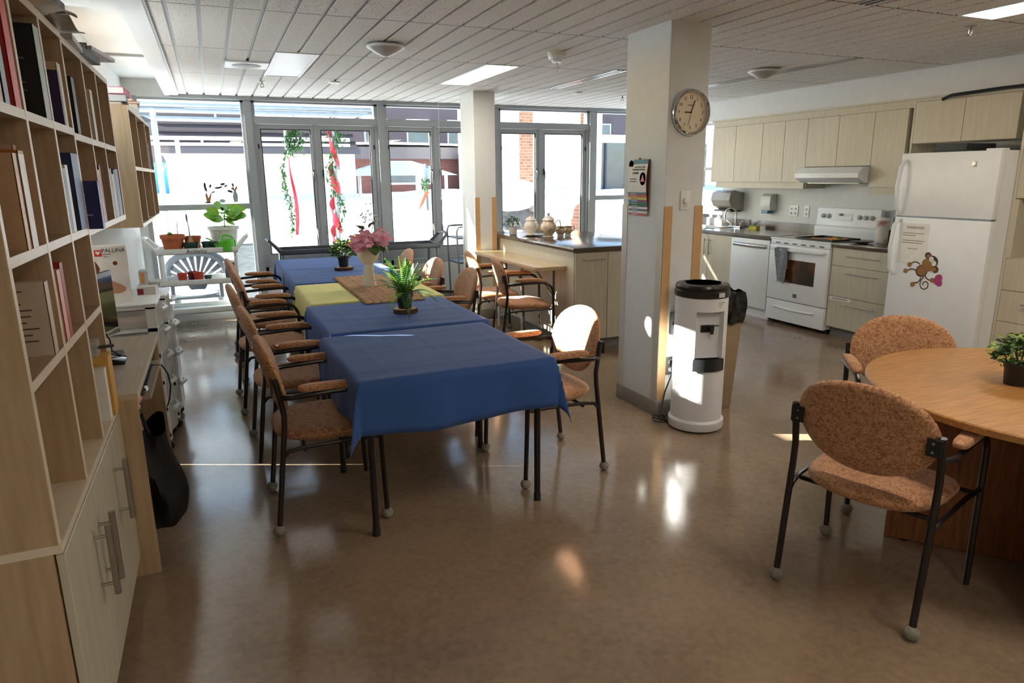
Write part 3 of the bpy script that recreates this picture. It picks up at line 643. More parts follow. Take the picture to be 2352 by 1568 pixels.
ac = cart('utility_cart', 'white three-shelf cart marked Activity with flower pots under the left window', -.585, .205, 7.95, 8.37, (.86, .53, .225), m_wcart, m_wcart, .06)
text('Activity', .06, m_ink, ac, (-.20, 7.9495, .828), (R(90), 0, 0), sx=1.1)
cart('utility_cart', 'dark grey two-shelf utility cart under the first casement window', .63, 1.42, 7.9, 8.32, (.80, .2), m_cart, m_alu, group='dark grey utility carts by the windows')
cart('utility_cart', 'dark grey two-shelf utility cart between the long table and far column', 1.72, 2.46, 7.9, 8.32, (.80, .36), m_cart, m_alu, group='dark grey utility carts by the windows')
tc = thing('tube_trolley', 'grey tube-frame trolley half hidden behind the far column', 'trolley', (2.75, 7.95, 0))
for y in (7.78, 8.15): MB().tube([(2.66, y, .02), (2.645, y, .5), (2.63, y, .93), (2.65, y, .98), (2.7, y, .985), (2.95, y, .985)], .012, 8).build('frame_tube', m_alu, tc)
for z in (.55, .84): MB().box(2.64, 2.95, 7.77, 8.16, z, z+.02).build('shelf', m_cart, tc, bevel=.004)
# ---- pots on the activity cart
def pot(x, y, z, r0, r1, h, mat, label, nm='flower_pot', rim=.03, soil=True, cat='pot', group=None):
    t = thing(nm, label, cat, (x, y, z), group=group)
    MB().lathe([(r0, 0), (r1*.96, h-rim), (r1*1.05, h-rim), (r1*1.06, h), (r1*.96, h), (r1*.9, h-.02), (0, h-.022)], (x, y, z), 24).build('pot_body', mat, t)
    if soil: MB().lathe([(r1*.93, h-.02), (0, h-.014)], (x, y, z), 16).build('soil', M('potting_soil', '2b221b', .95, var=.4, scale=80), t)
    return t
def stalks(t, x, y, z, n, h, spread, mat, r=.004, name='stem'):
    for i in range(n):
        a = random.uniform(0, 6.28); d = spread*random.uniform(.3, 1)
        MB().tube([(x+d*.2*math.cos(a), y+d*.2*math.sin(a), z), (x+d*.6*math.cos(a), y+d*.6*math.sin(a), z+h*.55), (x+d*math.cos(a), y+d*math.sin(a), z+h*random.uniform(.8, 1.05))], [r, r*.8, r*.35], 6).build(name, mat, t)
m_terra = M('terracotta', 'b4633f', .8, var=.12, scale=9); m_gpot = M('dark_green_plastic', '1f3d33', .4); m_green = M('leaf_green', '4f8a2a', .45, var=.35, scale=12); m_lime = M('lime_leaf', '86b52c', .45, col2='5a9a22', scale=14)
zc_ = .812
p = pot(-.42, 8.08, zc_, .085, .115, .19, m_terra, 'large terracotta pot with dry stalks on the activity cart', rim=.04)
stalks(p, -.37, 8.08, zc_+.17, 3, .2, .04, M('dry_purple_stalk', '4a2f48', .7)); MB().ell((-.44, 8.06, zc_+.2), (.025, .025, .018), 10, 6).build('bud', m_green, p)
p = pot(-.235, 8.19, zc_, .07, .085, .16, m_terra, 'smaller terracotta pot behind the green nursery pot'); stalks(p, -.235, 8.19, zc_+.14, 4, .05, .05, M('pale_dry_leaf', 'c9c2a8', .8))
p = pot(-.25, 8.05, zc_, .062, .078, .105, m_gpot, 'dark green nursery pot with a bulb and one tall stalk on the cart', rim=.02)
MB().lathe([(.02, 0), (.03, .02), (.018, .05), (.006, .09)], (-.25, 8.05, zc_+.09), 12).build('bulb', M('brown_bulb', 'a98d62', .8), p); MB().tube([(-.25, 8.05, zc_+.15), (-.255, 8.05, zc_+.27), (-.262, 8.05, zc_+.35)], [.007, .005, .004], 6).build('stalk', M('dry_purple_stalk'), p); MB().ell((-.263, 8.05, zc_+.36), (.01, .008, .045), 8, 6).build('bud', M('grey_bud', '6b6874', .7), p)
pot(-.075, 8.06, zc_, .058, .072, .105, m_gpot, 'empty dark green nursery pot in the middle of the cart top', rim=.02)
m_wpot = M('weathered_white_pot', 'd9dcd5', .7, col2='a9a79c', scale=7, lo=.25, hi=.5)
p = pot(.085, 8.21, zc_, .115, .155, .25, m_wpot, 'large weathered white pot with a bright green leafy plant on the cart', rim=.03)
MB().tube([(.10, 8.21, zc_+.23), (.105, 8.2, zc_+.34), (.12, 8.2, zc_+.42)], .007, 6).build('stem', m_green, p)
def leafmesh(mb, c, d, L, W, up, curl=.25, n=4):
    d = Vector(d).normalized(); s = d.cross(Vector(up)).normalized() if d.cross(Vector(up)).length > .01 else Vector((1, 0, 0)); nn = s.cross(d)
    vs = []; c = Vector(c)
    for i in range(n+1):
        q = i/n; wv = W*math.sin(math.pi*min(.98, q*.93+.04))**.8*.5; m_ = c + d*L*q - nn*curl*L*q*q
        vs += [m_-s*wv+nn*wv*.25, m_, m_+s*wv+nn*wv*.25]
    fs = []
    for i in range(n):
        for k in (0, 1): fs.append((i*3+k, i*3+k+1, (i+1)*3+k+1, (i+1)*3+k))
    mb.add(vs, fs)
for i in range(34):
    a = random.uniform(0, 6.28); e = random.uniform(-.2, 1.0); L = random.uniform(.09, .15)
    c = (.115+.09*math.cos(a)*random.uniform(.1, 1.2), 8.2+.08*math.sin(a)*random.uniform(.1, 1.2), zc_+.25+random.uniform(.03, .19))
    mb = MB(); leafmesh(mb, c, (math.cos(a), math.sin(a)*.6, e*.5), L, L*.85, (random.uniform(-.4, .4), -.8, .7)); mb.build('leaf', m_lime, p)
wc = thing('watering_can', 'bright green plastic watering can in front of the white pot', 'watering can', (.10, 8.02, zc_))
m_can = M('green_plastic', '55b51e', .35)
MB().lathe([(.078, 0), (.086, .004), (.076, .12), (.07, .125), (0, .125)], (.10, 8.02, zc_), 24).build('body', m_can, wc)
MB().tube([(.03, 8.02, zc_+.03), (-.015, 8.02, zc_+.075), (-.06, 8.02, zc_+.13), (-.10, 8.02, zc_+.145)], [.02, .014, .009, .008], 10).build('spout', m_can, wc)
MB().tube([(.05, 8.02, zc_+.12), (.06, 8.02, zc_+.155), (.10, 8.02, zc_+.17), (.155, 8.02, zc_+.15), (.185, 8.02, zc_+.1), (.185, 8.02, zc_+.05), (.17, 8.02, zc_+.03)], .0085, 8).build('handle', m_can, wc)
ty = thing('plant_tray', 'blue-rimmed tray holding small red pots on the cart middle shelf', 'tray', (-.27, 8.1, .482)); MB().box(-.46, -.08, 8.0, 8.22, .482, .494).build('tray_body', M('blue_plastic', '2b4a86', .4), ty, bevel=.004)
m_red = M('red_plastic_pot', 'c4442a', .45); m_dred = M('dark_red_pot', '7d1a1c', .45)
for i, (x, y, r, m_, lb) in enumerate(((-.37, 8.06, .05, m_red, 'orange-red pot at the left of the tray'), (-.27, 8.15, .055, m_dred, 'dark red pot behind the two orange-red pots'), (-.21, 8.06, .052, m_red, 'orange-red pot in the middle of the tray'))): pot(x, y, .495, r*.75, r, .1, m_, lb, rim=.015, soil=False)
pot(-.12, 8.07, .495, .03, .038, .06, m_gpot, 'small dark pot at the right of the tray', rim=.01, soil=False)
tp = thing('waste_bin', 'small dark grey bin with crumpled bag under the left window', 'bin', (.10, 8.14, .482)); MB().lathe([(.06, 0), (.075, .2), (.07, .2), (.055, .02), (0, .02)], (.12, 8.14, .482), 20).build('bin_body', m_cart, tp); MB().lathe([(.07, .0), (.08, .012), (.07, .02), (.06, .0)], (.12, 8.14, .672), 14).build('liner', m_wplas, tp)
# ================================================================== CHAIRS
def superpad(a, b, t, n=2.4, nu=28, rings=7, p=2.6):
    """cushion in local (u,v,w): outline superellipse a x b, thickness t"""
    mb = MB(); vs = []; fs = []
    prof = [(0, 1)] + [(1-(1-math.sin(math.pi/2*i/rings)) , 0) for i in range(1, 1)]
    rr = [0, .35, .62, .8, .91, .97, 1.0]
    zz = [1.0, .99, .95, .86, .70, .45, 0.0]
    lay = [(r, z) for r, z in zip(rr, zz)] + [(r, -z) for r, z in list(zip(rr, zz))[-2::-1]]
    def se(an):
        c, s = math.cos(an), math.sin(an)
        return (a*math.copysign(abs(c)**(2/n), c), b*math.copysign(abs(s)**(2/n), s))
    for r, z in lay:
        for k in range(nu):
            x, y = se(2*math.pi*k/nu); vs.append((x*r, y*r, z*t/2))
    for i in range(len(lay)-1):
        for k in range(nu):
            k2 = (k+1) % nu; fs.append((i*nu+k, i*nu+k2, (i+1)*nu+k2, (i+1)*nu+k))
    mb.add(vs, fs); return mb
def make_chair():
    t = thing('armchair', '', 'chair')
    # seat
    s = superpad(.235, .238, .068, 3.0)
    s.v = [(x+.012, y*(1.0+.06*x/.23), z+.428+.012*(x/.23)**2*(-1 if x > .1 else 1)+.012*abs(y/.24)**2) for x, y, z in s.v]
    s.build('seat', m_fab, t, local=True, ang=60)
    # back: outline with broad rounded top, curved
    b = superpad(.242, .178, .05, 2.25, 32)
    vs = []
    for u, v, w_ in b.v:
        uu = u*(1.0-.10*max(0, -v)/.178); 
        x = -.212 - (v/.178)*.048 + w_*.96 + .55*(uu*uu); z = .692+v*.985+w_*.27
        vs.append((x, uu, z))
    b.v = vs; b.build('backrest', m_fab, t, local=True, ang=60)
    for s_ in (-1, 1):
        y = .247*s_
        MB().tube([(-.24, y, .02), (-.205, y, .3), (-.18, y, .50), (-.176, y, .56), (-.188, y, .64), (-.202, y, .725)], .0125, 9).build('leg', m_blkm, t, local=True)
        yo = .272*s_
        pts = [(-.186, y, .642), (-.172, y+.012*s_, .642), (-.14, yo, .644), (.02, yo, .652), (.13, yo, .655)] + [(.13+.1*math.sin(R(q)), yo, .555+.1*math.cos(R(q))) for q in (18, 36, 54, 72, 90)] + [(.236, yo, .3), (.245, yo, .015)]
        MB().tube(pts, .0122, 9).build('arm_leg', m_blkm, t, local=True)
        MB().tube([(-.198, y, .36), (-.17, y, .392), (-.10, y+.008*s_, .405), (.1, yo-.012*s_, .412), (.225, yo, .416)], .0095, 8).build('side_rail', m_blkm, t, local=True)
        pad = superpad(.135, .027, .034, 4, 20)
        pad.v = [(x+.02, yy+yo-.004*s_, z+.680-.016*max(0, (x-.05)/.09)**2) for x, yy, z in pad.v]
        pad.build('arm_pad', m_fab, t, local=True, ang=60)
        MB().obox((-.218, y*.93, .69), (.008, .045, .06)).build('bracket', m_blk, t, local=True, smooth=False)
        for bz in (.705, .675): MB().lathe([(.005, 0), (.004, .003), (0, .003)], (-.2225, y*.92, bz), 8, m=RY(-90)).build('bolt', m_steel, t, local=True)
    MB().tube([(-.10, -.25, .39), (-.10, .25, .39)], .0095, 8).build('rear_rail', m_blkm, t, local=True)
    MB().tube([(.2, -.262, .407), (.2, .262, .407)], .0095, 8).build('front_rail', m_blkm, t, local=True)
    return t
CH = make_chair(); ch_used = [False]
ball_me = MB().ell((0, 0, .026), (.027, .027, .026), 14, 8).build('x', m_ball, None, local=True)
BALL = ball_me.data; bpy.data.objects.remove(ball_me)
def chair(x, y, rz, label, group, balls=(1, 1, 1, 1)):
    o = CH if not ch_used[0] else copy_tree(CH); ch_used[0] = True
    if o is not CH:
        for c in list(o.children):
            if c.name.startswith('felt_ball'): bpy.data.objects.remove(c)
    o.location = (x, y, 0); o.rotation_euler = (0, 0, R(rz)); o['label'] = label; o['group'] = group
    for f, (bx_, by_) in zip(balls, ((-.241, -.247), (-.241, .247), (.245, -.272), (.245, .272))):
        if f:
            b = bpy.data.objects.new('felt_ball', BALL); COL.objects.link(b); b.parent = o; b.location = (bx_, by_, 0)
    return o
G1, G2, G3 = 'armchairs along the long table', 'armchairs at the counter', 'armchairs at the round table'
chair(.375, 3.225, -1, 'patterned terracotta armchair on the left of the long table, nearest the camera', G1, (1, 1, 1, 0))
chair(.34, 4.08, 1, 'patterned terracotta armchair on the left of the long table, second from the camera', G1, (0, 1, 1, 1))
chair(.295, 5.03, 2, 'patterned terracotta armchair on the left of the long table beside the yellow cloth', G1)
chair(.345, 5.84, 0, 'patterned terracotta armchair on the left of the long table, fourth from the camera', G1)
chair(.32, 6.70, -2, 'patterned terracotta armchair on the left of the long table, nearest the windows', G1)
chair(1.575, 3.235, 181, 'sunlit terracotta armchair on the right of the long table, nearest the camera', G1)
chair(1.58, 5.08, 178, 'terracotta armchair on the right of the long table, second from the camera', G1)
chair(1.545, 5.86, 182, 'sunlit terracotta armchair on the right side beside the yellow cloth', G1)
chair(1.535, 6.78, 178, 'terracotta armchair on the right of the long table, nearest the windows', G1)
chair(2.49, 6.29, -8, 'terracotta armchair pulled up to the counter table, nearest the far column', G2)
chair(2.52, 5.66, -12, 'terracotta armchair pulled up to the counter table, nearest the camera', G2)
chair(2.21, 1.655, 18, 'terracotta armchair in front of the round table with its back to the camera', G3, (1, 1, 0, 1))
chair(2.97, 2.12, 232, 'terracotta armchair on the kitchen side of the round table', G3)
# ================================================================== LONG TABLE
def cloth_mesh(a, b, drops, z0, seed, rx=.018):
    """cloth over a rectangle half-size a x b; drops = (left,right,front,back)"""
    rnd = random.Random(seed); ph = [rnd.uniform(0, 6.28) for _ in range(8)]
    dl, dr, df, db = drops; NS = 64
    us = [-a-dl*i/8 for i in range(8, 0, -1)] + [-a+2*a*i/NS for i in range(NS+1)] + [a+dr*i/8 for i in range(1, 9)]
    vs_ = [-b-df*i/8 for i in range(8, 0, -1)] + [-b+2*b*i/NS for i in range(NS+1)] + [b+db*i/8 for i in range(1, 9)]
    wr_ = [(rnd.uniform(-.35, .35), rnd.uniform(14, 40), rnd.uniform(0, 6.28), rnd.uniform(.0004, .0011), rnd.uniform(2, 5), rnd.uniform(0, 6.28)) for _ in range(7)]
    V = []
    def wrk(u, v):
        z = 0
        for an, fq, p_, am, f2, p2 in wr_: z += am*max(0, math.sin(f2*u+p2))*math.sin(fq*(v*math.cos(an)+u*math.sin(an))+p_)
        for c0 in (-.31, .02, .33): z += .0016*math.exp(-((u-c0)/.012)**2) + .0013*math.exp(-((v-c0)/.012)**2)
        return z
    for v in vs_:
        for u in us:
            eu = max(0, abs(u)-a); ev = max(0, abs(v)-b); su = 1 if u > 0 else -1; sv_ = 1 if v > 0 else -1
            if eu < 1e-9 and ev < 1e-9:
                dd = min(a-abs(u), b-abs(v)); z = z0 + wrk(u, v)*min(1, dd/.05) - .004*max(0, 1-dd/.016)**2
                V.append((u, v, z))
            elif ev < 1e-9:
                fl = (.010*math.sin(11*v+ph[3])+.006*math.sin(25*v+ph[6]))*eu/.25 + .006*min(1, eu/.03) + .02*eu
                V.append((su*(a+fl), v, z0-.004-eu))
            elif eu < 1e-9:
                fl = (.012*math.sin(10*u+ph[4])+.006*math.sin(23*u+ph[7]))*ev/.25 + .006*min(1, ev/.03) + .02*ev
                V.append((u+.01*math.sin(7*u+ph[5])*ev, sv_*(b+fl), z0-.004-ev+.012*math.sin(6*u+ph[1])*ev/.25))
            else:
                r = math.hypot(eu, ev); phi = math.atan2(ev, eu); k = math.sin(2*phi)
                o = .006*min(1, r/.03) + .02*r
                ex = o*math.cos(phi)**.5 + .15*r*k*k; ey = o*math.sin(phi)**.5 + .12*r*k*k
                V.append((su*(a+ex), sv_*(b+ey), z0-.004-r*(1-.05*k*k)))
    n = len(us); mb = MB(); F = []
    for j in range(len(vs_)-1):
        for i in range(n-1): F.append((j*n+i, j*n+i+1, (j+1)*n+i+1, (j+1)*n+i))
    return mb.add(V, F)
ZT = .742
def table(cx, cy, a, b, label, clabel, mat, drops, seed, rz=0, z=ZT):
    t = thing('dining_table', label, 'table', (cx, cy, 0), rz, 'square tables pushed together')
    MB().box(-a, a, -b, b, z-.04, z-.011).build('table_top', m_lam, t, local=True, bevel=.004)
    MB().box(-a+.04, a-.04, -b+.04, -b+.065, z-.09, z-.035).box(-a+.04, a-.04, b-.065, b-.04, z-.09, z-.035).box(-a+.04, -a+.065, -b+.065, b-.065, z-.09, z-.035).box(a-.065, a-.04, -b+.065, b-.065, z-.09, z-.035).build('apron', m_blkm, t, local=True, smooth=False)
    for x in (-a+.055, a-.055):
        for y in (-b+.075, b-.075):
            l = MB().tube([(x, y, .0), (x, y, z-.035)], .0155, 12).build('leg', m_blkm, t, local=True)
            MB().lathe([(.018, 0), (.018, .035), (.0165, .04)], (x, y, 0), 12).build('foot_cap', m_blk, l, local=True)
    c = cloth_mesh(a+.002, b+.002, drops, z, seed).build('tablecloth', mat, None, local=True, ang=75)
    c.location = (cx, cy, 0); c.rotation_euler = (0, 0, R(rz)); tag(c, clabel, 'tablecloth', 'tablecloths on the long table')
    so_ = c.modifiers.new('thick', 'SOLIDIFY'); so_.thickness = .0015; so_.offset = 1
D = .235
table(.925, 3.19, .458, .452, 'square table at the near end of the long row', 'blue tablecloth with hanging corners on the table nearest the camera', m_blue, (D, D, D, .05), 1, 1.2, ZT)
table(.965, 4.135, .458, .455, 'square table second from the camera in the long row', 'blue tablecloth under the potted fern', m_blue, (D, D, .05, .06), 2, .6, ZT+.003)
table(1.0, 5.125, .462, .46, 'square table in the middle of the long row', 'pale yellow tablecloth in the middle of the long row', m_yel, (.3, D, .05, .09), 3, 0, ZT+.001)
table(1.005, 6.09, .462, .46, 'square table fourth from the camera in the long row', 'blue tablecloth beyond the yellow cloth', m_blue, (D, D, .09, .03), 4, 0, ZT+.004)
table(1.01, 7.03, .462, .45, 'square table at the window end of the long row', 'blue tablecloth on the table nearest the windows', m_blue, (D, D, .03, D), 5, 0, ZT+.002)
ZTT = ZT+.007
# woven mat
mt = thing('woven_runner', 'tan woven water hyacinth runner lying over the yellow cloth', 'table runner', (1.07, 5.15, ZTT))
m_wov = M('woven_hyacinth', 'c8a27c', .8, col2='a37c58', scale=25); k = 0
MB().box(.865, 1.265, 4.47, 5.82, ZTT, ZTT+.003).build('backing', M('woven_backing_dark', '6b4c33', .9), mt, smooth=False)  # flat darker brown sheet beneath the knots
ring = [MB().lathe([(0, .0), (.0, .008), (.012, .0105), (.022, .009), (.0275, .003), (.027, 0)], (0, 0, 0), 10, sx=1, sy=q).build('x', m_wov, None, local=True) for q in (.62, .75)]
rme = [o.data for o in ring]; [bpy.data.objects.remove(o) for o in ring]
for j in range(36):
    for i in range(8):
        o = bpy.data.objects.new('woven_knot', rme[(i+j) % 2]); COL.objects.link(o); o.parent = mt
        o.location = Vector((.888+.0505*i+(.02 if j % 2 else 0)+random.uniform(-.004, .004), 4.49+.0375*j+random.uniform(-.003, .003), ZTT+.002)) - mt.location
        o.rotation_euler = (0, 0, random.uniform(-.5, .5))
zm = ZTT+.0125
m_ceram = M('cream_ceramic', 'dcd5c2', .5, var=.02)
va = thing('goblet_vase', 'cream goblet vase with a bowl of pink flowers on the woven runner', 'vase', (1.045, 5.20, zm))
MB().lathe([(.052, 0), (.05, .01), (.042, .06), (.038, .12), (.036, .165), (.06, .185), (.078, .215), (.083, .25), (.083, .285), (.079, .29), (.077, .27), (.07, .22), (0, .2)], (1.045, 5.20, zm), 32).build('vase_body', m_ceram, va)
m_pink = M('pink_petal', 'f7a9b8', .6, var=.15, scale=40); m_yp = M('yellow_petal', 'f6e75e', .6, var=.1, scale=40); m_wp = M('white_petal', 'e8ece2', .6)
m_gl = M('geranium_leaf', '5f7a3a', .6, col2='3f5a2a', scale=30)
def blossom(mb, c, r, n=5):
    c = Vector(c)
    for i in range(n):
        a = 2*math.pi*i/n+random.random(); d = Vector((math.cos(a), math.sin(a)*.7, math.sin(a)*.6+random.uniform(-.1, .4)))
        leafmesh(mb, c, d, r, r*.9, (0, -.7, .7), .2, 3)
vx, vy, vz = 1.045, 5.20, zm+.285
for (dx, dz, q) in ((-.075, .045, 60), (.02, .05, 60), (.085, .085, 40), (-.02, .10, 20)):
    mb = MB()
    for i in range(q): blossom(mb, (vx+dx+random.gauss(0, .026), vy-.05+random.gauss(0, .03), vz+dz+random.gauss(0, .024)), .025)
    mb.build('flower_cluster', m_pink, va, ang=180, kind='stuff')
for (dx, dy_, dz, L) in ((.07, -.05, .02, .1), (.11, -.03, .0, .1), (.02, -.09, -.01, .085), (-.08, -.05, .0, .06), (-.05, -.01, .11, .08), (.03, .0, .12, .08), (.08, .04, .06, .09)):
    mb = MB(); leafmesh(mb, (vx+dx*.7, vy+dy_, vz+dz+.03), (dx, dy_-.02, -.06 if dz < .05 else .05), L, L*1.1, (0, 0, 1), .3, 5); mb.build('leaf', m_gl, va)
for (dx, dz) in ((-.01, .24), (.035, .28), (.06, .2), (.0, .19), (.075, .24)):
    mb = MB().tube([(vx, vy, vz), (vx+dx*.5, vy, vz+dz*.5), (vx+dx, vy, vz+dz)], .0022, 5); mb.build('flower_stem', m_gl, va)
    mb = MB()
    for i in range(8): blossom(mb, (vx+dx+random.gauss(0, .018), vy+random.gauss(0, .018), vz+dz+random.gauss(0, .025)), .01, 4)
    mb.build('white_flowers', m_wp, va, ang=180, kind='stuff')
def slice_(x, y, r, label):
    t = thing('wood_slice', label, 'wood slice', (x, y, ZTT+.001), group='wood slice coasters')
    n = 28; po = [(r*(1+.04*math.sin(3*q+x*9)+.02*math.sin(8*q))*math.cos(q), r*(1+.04*math.sin(3*q+x*9)+.02*math.sin(8*q))*math.sin(q)) for q in [2*math.pi*i/n for i in range(n)]]
    MB().prism(po, 0, .024, c=(x, y, ZTT+.001)).build('bark', M('tree_bark', '5d4432', .9, col2='2f2119', scale=60, stretch=(1, 1, .15)), t, ang=20)
    MB().prism([(a*.94, b*.94) for a, b in po], .0245, .0255, c=(x, y, ZTT+.001)).build('cut_face', M('cut_wood', 'c3a07a', .7, var=.12, scale=30), t)
slice_(1.035, 4.10, .075, 'round wood slice under the potted fern')
slice_(1.045, 6.33, .085, 'round wood slice under the yellow flower pot')
def npot(t, x, y, z, r0, r1, h, mat=None):
    MB().lathe([(r0, 0), (r1*.93, h*.78), (r1, h*.78), (r1*1.02, h), (r1*.9, h), (r1*.88, h*.9), (0, h*.9)], (x, y, z), 24).build('pot', mat or m_blk, t)
def bush(mb, x, y, z, rx, rz_, n, L, seed, W=.55):
    rnd = random.Random(seed)
    for i in range(n):
        a = rnd.uniform(0, 6.28); e = rnd.uniform(-.25, 1.5); rr_ = rnd.uniform(.55, 1.0)
        p = Vector((x+rx*rr_*math.cos(a)*math.cos(e), y+rx*rr_*math.sin(a)*math.cos(e), z+rz_*rr_*math.sin(e)))
        leafmesh(mb, p, (math.cos(a)+rnd.uniform(-.6, .6), math.sin(a)+rnd.uniform(-.6, .6), rnd.uniform(-.3, .9)), L*rnd.uniform(.7, 1.2), L*W, (rnd.uniform(-.8, .8), rnd.uniform(-1, .4), rnd.uniform(.2, 1)), .2, 2)
def bstems(t, x, y, z, rx, rz_, n, mat):
    for i in range(n):
        a = 6.28*i/n; e = .3+.9*(i % 3)/2
        MB().tube([(x, y, z), (x+rx*.5*math.cos(a)*math.cos(e), y+rx*.5*math.sin(a)*math.cos(e), z+rz_*.5*math.sin(e)), (x+rx*.95*math.cos(a)*math.cos(e), y+rx*.95*math.sin(a)*math.cos(e), z+rz_*.95*math.sin(e))], .0025, 5).build('stem', mat, t)
m_dg = M('dark_foliage', '2f5a26', .5, col2='1d3d1c', scale=30); m_yg = M('young_foliage', '7d9a3a', .5, var=.2, scale=30)
# fern
fe = thing('potted_fern', 'artificial fern with arching fronds in a black pot on the blue cloth', 'potted plant', (1.035, 4.10, ZTT+.027))
npot(fe, 1.035, 4.10, ZTT+.027, .04, .054, .098)
fz = ZTT+.027+.095
m_fern = M('fern_green', '3f7a24', .45, col2='24531a', scale=14); m_fern2 = M('fern_lime', '8fae2c', .45, col2='5f8f22', scale=14)
rf = random.Random(3)
for i in range(26):
    a = 2*math.pi*i/26*2.38+rf.uniform(-.15, .15); up = rf.uniform(.25, 1.3); L = rf.uniform(.19, .31)
    dx, dy_ = math.cos(a), math.sin(a); mb = MB(); N = 20; pts = []
    for q in range(N+1):
        s = q/N; h = L*(math.cos(up)*s); v = L*(math.sin(up)*s*1.15-.62*s*s*math.cos(up)*1.1); pts.append(Vector((1.035+dx*(.012+h), 4.10+dy_*(.012+h), fz-.01+v)))
    mb.tube(pts, [.0016]*(N+1), 4)
    for q in range(2, N+1):
        d = (pts[q]-pts[q-1]).normalized(); side = d.cross(Vector((0, 0, 1)))
        side = side.normalized() if side.length > .05 else Vector((-dy_, dx, 0))
        wl_ = .036*math.sin(math.pi*min(1, .2+.8*q/N))+.004
        for sg in (-1, 1): leafmesh(mb, pts[q], side*sg+d*.35, wl_, .0085, side.cross(d), .12, 2)
    mb.build('frond', m_fern if i % 3 else m_fern2, fe, ang=180)
# yellow flower pot
yf = thing('potted_flowers', 'leafy bush with yellow flowers in a black pot near the table end', 'potted plant', (1.045, 6.33, ZTT+.027))
npot(yf, 1.045, 6.33, ZTT+.027, .04, .052, .095)
mb = MB(); bush(mb, 1.045, 6.33, ZTT+.15, .11, .12, 420, .034, 5); mb.build('foliage', m_dg, yf, ang=180, kind='stuff')
mb = MB(); bush(mb, 1.045, 6.33, ZTT+.15, .125, .135, 150, .03, 6); mb.build('young_leaves', m_yg, yf, ang=180, kind='stuff')
bstems(yf, 1.045, 6.33, ZTT+.11, .1, .12, 7, m_dg)
for (dx, dz, q) in ((.11, .11, 16), (.15, .12, 16), (.14, .065, 8), (.07, .08, 5)):
    mb = MB()
    for i in range(q): blossom(mb, (1.045+dx+random.gauss(0, .014), 6.28+random.gauss(0, .02), ZTT+.16+dz+random.gauss(0, .014)), .02)
    mb.build('yellow_flowers', m_yp, yf, ang=180, kind='stuff')
# ================================================================== ROUND TABLE
rt = thing('round_table', 'round oak pedestal table with crossed panel base at the right edge', 'table', (2.935, 1.47, 0))
MB().lathe([(0, .712), (.675, .712), (.683, .716), (.683, .737), (.678, .742), (0, .742)], (2.935, 1.47, 0), 72).build('table_top', m_oak, rt, ang=30)
for an, nm in ((-50, 'base_panel'), (31, 'base_panel')):
    MB().obox((2.935, 1.47, .358), (1.07 if an < 0 else 1.0, .028, .706), RZ(an)).build(nm, m_oakd, rt, smooth=False)
for an in (-50, 31, 130, 211): MB().lathe([(.02, 0), (.022, .006)], (2.935+.46*math.cos(R(an)), 1.47+.46*math.sin(R(an)), 0), 12).build('foot', m_blk, rt)
gp_ = thing('potted_boxwood', 'small artificial boxwood in a black pot on the round table', 'potted plant', (2.86, 1.60, .743))
npot(gp_, 2.86, 1.60, .743, .043, .052, .085)
mb = MB(); bush(mb, 2.86, 1.60, .85, .092, .085, 420, .024, 8); mb.build('foliage', m_dg, gp_, ang=180, kind='stuff')
mb = MB(); bush(mb, 2.86, 1.60, .85, .105, .1, 230, .022, 9); mb.build('young_leaves', m_yg, gp_, ang=180, kind='stuff')
bstems(gp_, 2.86, 1.60, .81, .1, .1, 8, m_dg)
# ================================================================== COLUMN ITEMS, COOLER
ck = thing('wall_clock', 'round silver-rimmed wall clock on the near column', 'clock', (2.73, 3.585, 1.795))
CK = Matrix.Rotation(R(90), 3, 'X'); cc = Vector((2.728, 3.588, 1.93))
MB().lathe([(.115, .0), (.134, .0), (.138, .012), (.134, .026), (.124, .034), (.116, .026), (.114, .012), (.115, .0)], cc, 48, m=CK, cap=False).build('rim', m_chrome, ck)
MB().lathe([(0, .008), (.117, .008), (.117, 0), (0, 0)], cc, 40, m=CK).build('face', M('clock_face', 'dccbb0', .5, var=.02), ck)
for h in range(1, 13):
    a = R(90-30*h); text(str(h), .030, m_ink, ck, (cc.x+.088*math.cos(a), cc.y-.0088, cc.z+.088*math.sin(a)), (R(90), 0, 0), 'numeral', sx=.8)
def hand(an, L, w_, nm, d):
    a = R(90-an); m_ = Matrix.Rotation(a, 3, 'Y').inverted() if False else Matrix(((math.cos(a), 0, -math.sin(a)), (0, 1, 0), (math.sin(a), 0, math.cos(a))))
    MB().obox(cc+Vector((math.cos(a)*L/2, -d, math.sin(a)*L/2)), (L, .001, w_), m_).build(nm, m_ink, ck, smooth=False)
hand(270.5, .045, .007, 'hour_hand', .0105); hand(21, .075, .006, 'minute_hand', .012); hand(193, .08, .002, 'second_hand', .0135)
MB().lathe([(.005, 0), (.004, .003), (0, .003)], cc+Vector((0, -.0135, 0)), 12, m=CK).build('hub', m_ink, ck)
MB().box(cc.x-.022, cc.x+.018, cc.y-.0092, cc.y-.0085, cc.z+.039, cc.z+.044).build('maker_mark', M('grey_ink', '6d6255', .7), ck, smooth=False)
sw = thing('light_switch', 'white rotary dimmer switch on the near column', 'switch', (2.722, 3.588, 1.345))
MB().box(2.687, 2.759, 3.583, 3.59, 1.347, 1.464).build('plate', m_wplas, sw, bevel=.002); MB().lathe([(.02, 0), (.018, .014), (.01, .018), (0, .018)], (2.723, 3.583, 1.405), 20, m=CK).build('knob', m_wplas, sw)
MB().box(2.705, 2.741, 3.5825, 3.584, 1.365, 1.385).build('insert', M('cream_insert', 'd5cdbf', .4), sw, bevel=.0005)
ol = thing('wall_outlet', 'dark double outlet low on the near column behind the cooler', 'outlet', (2.67, 3.588, .275))
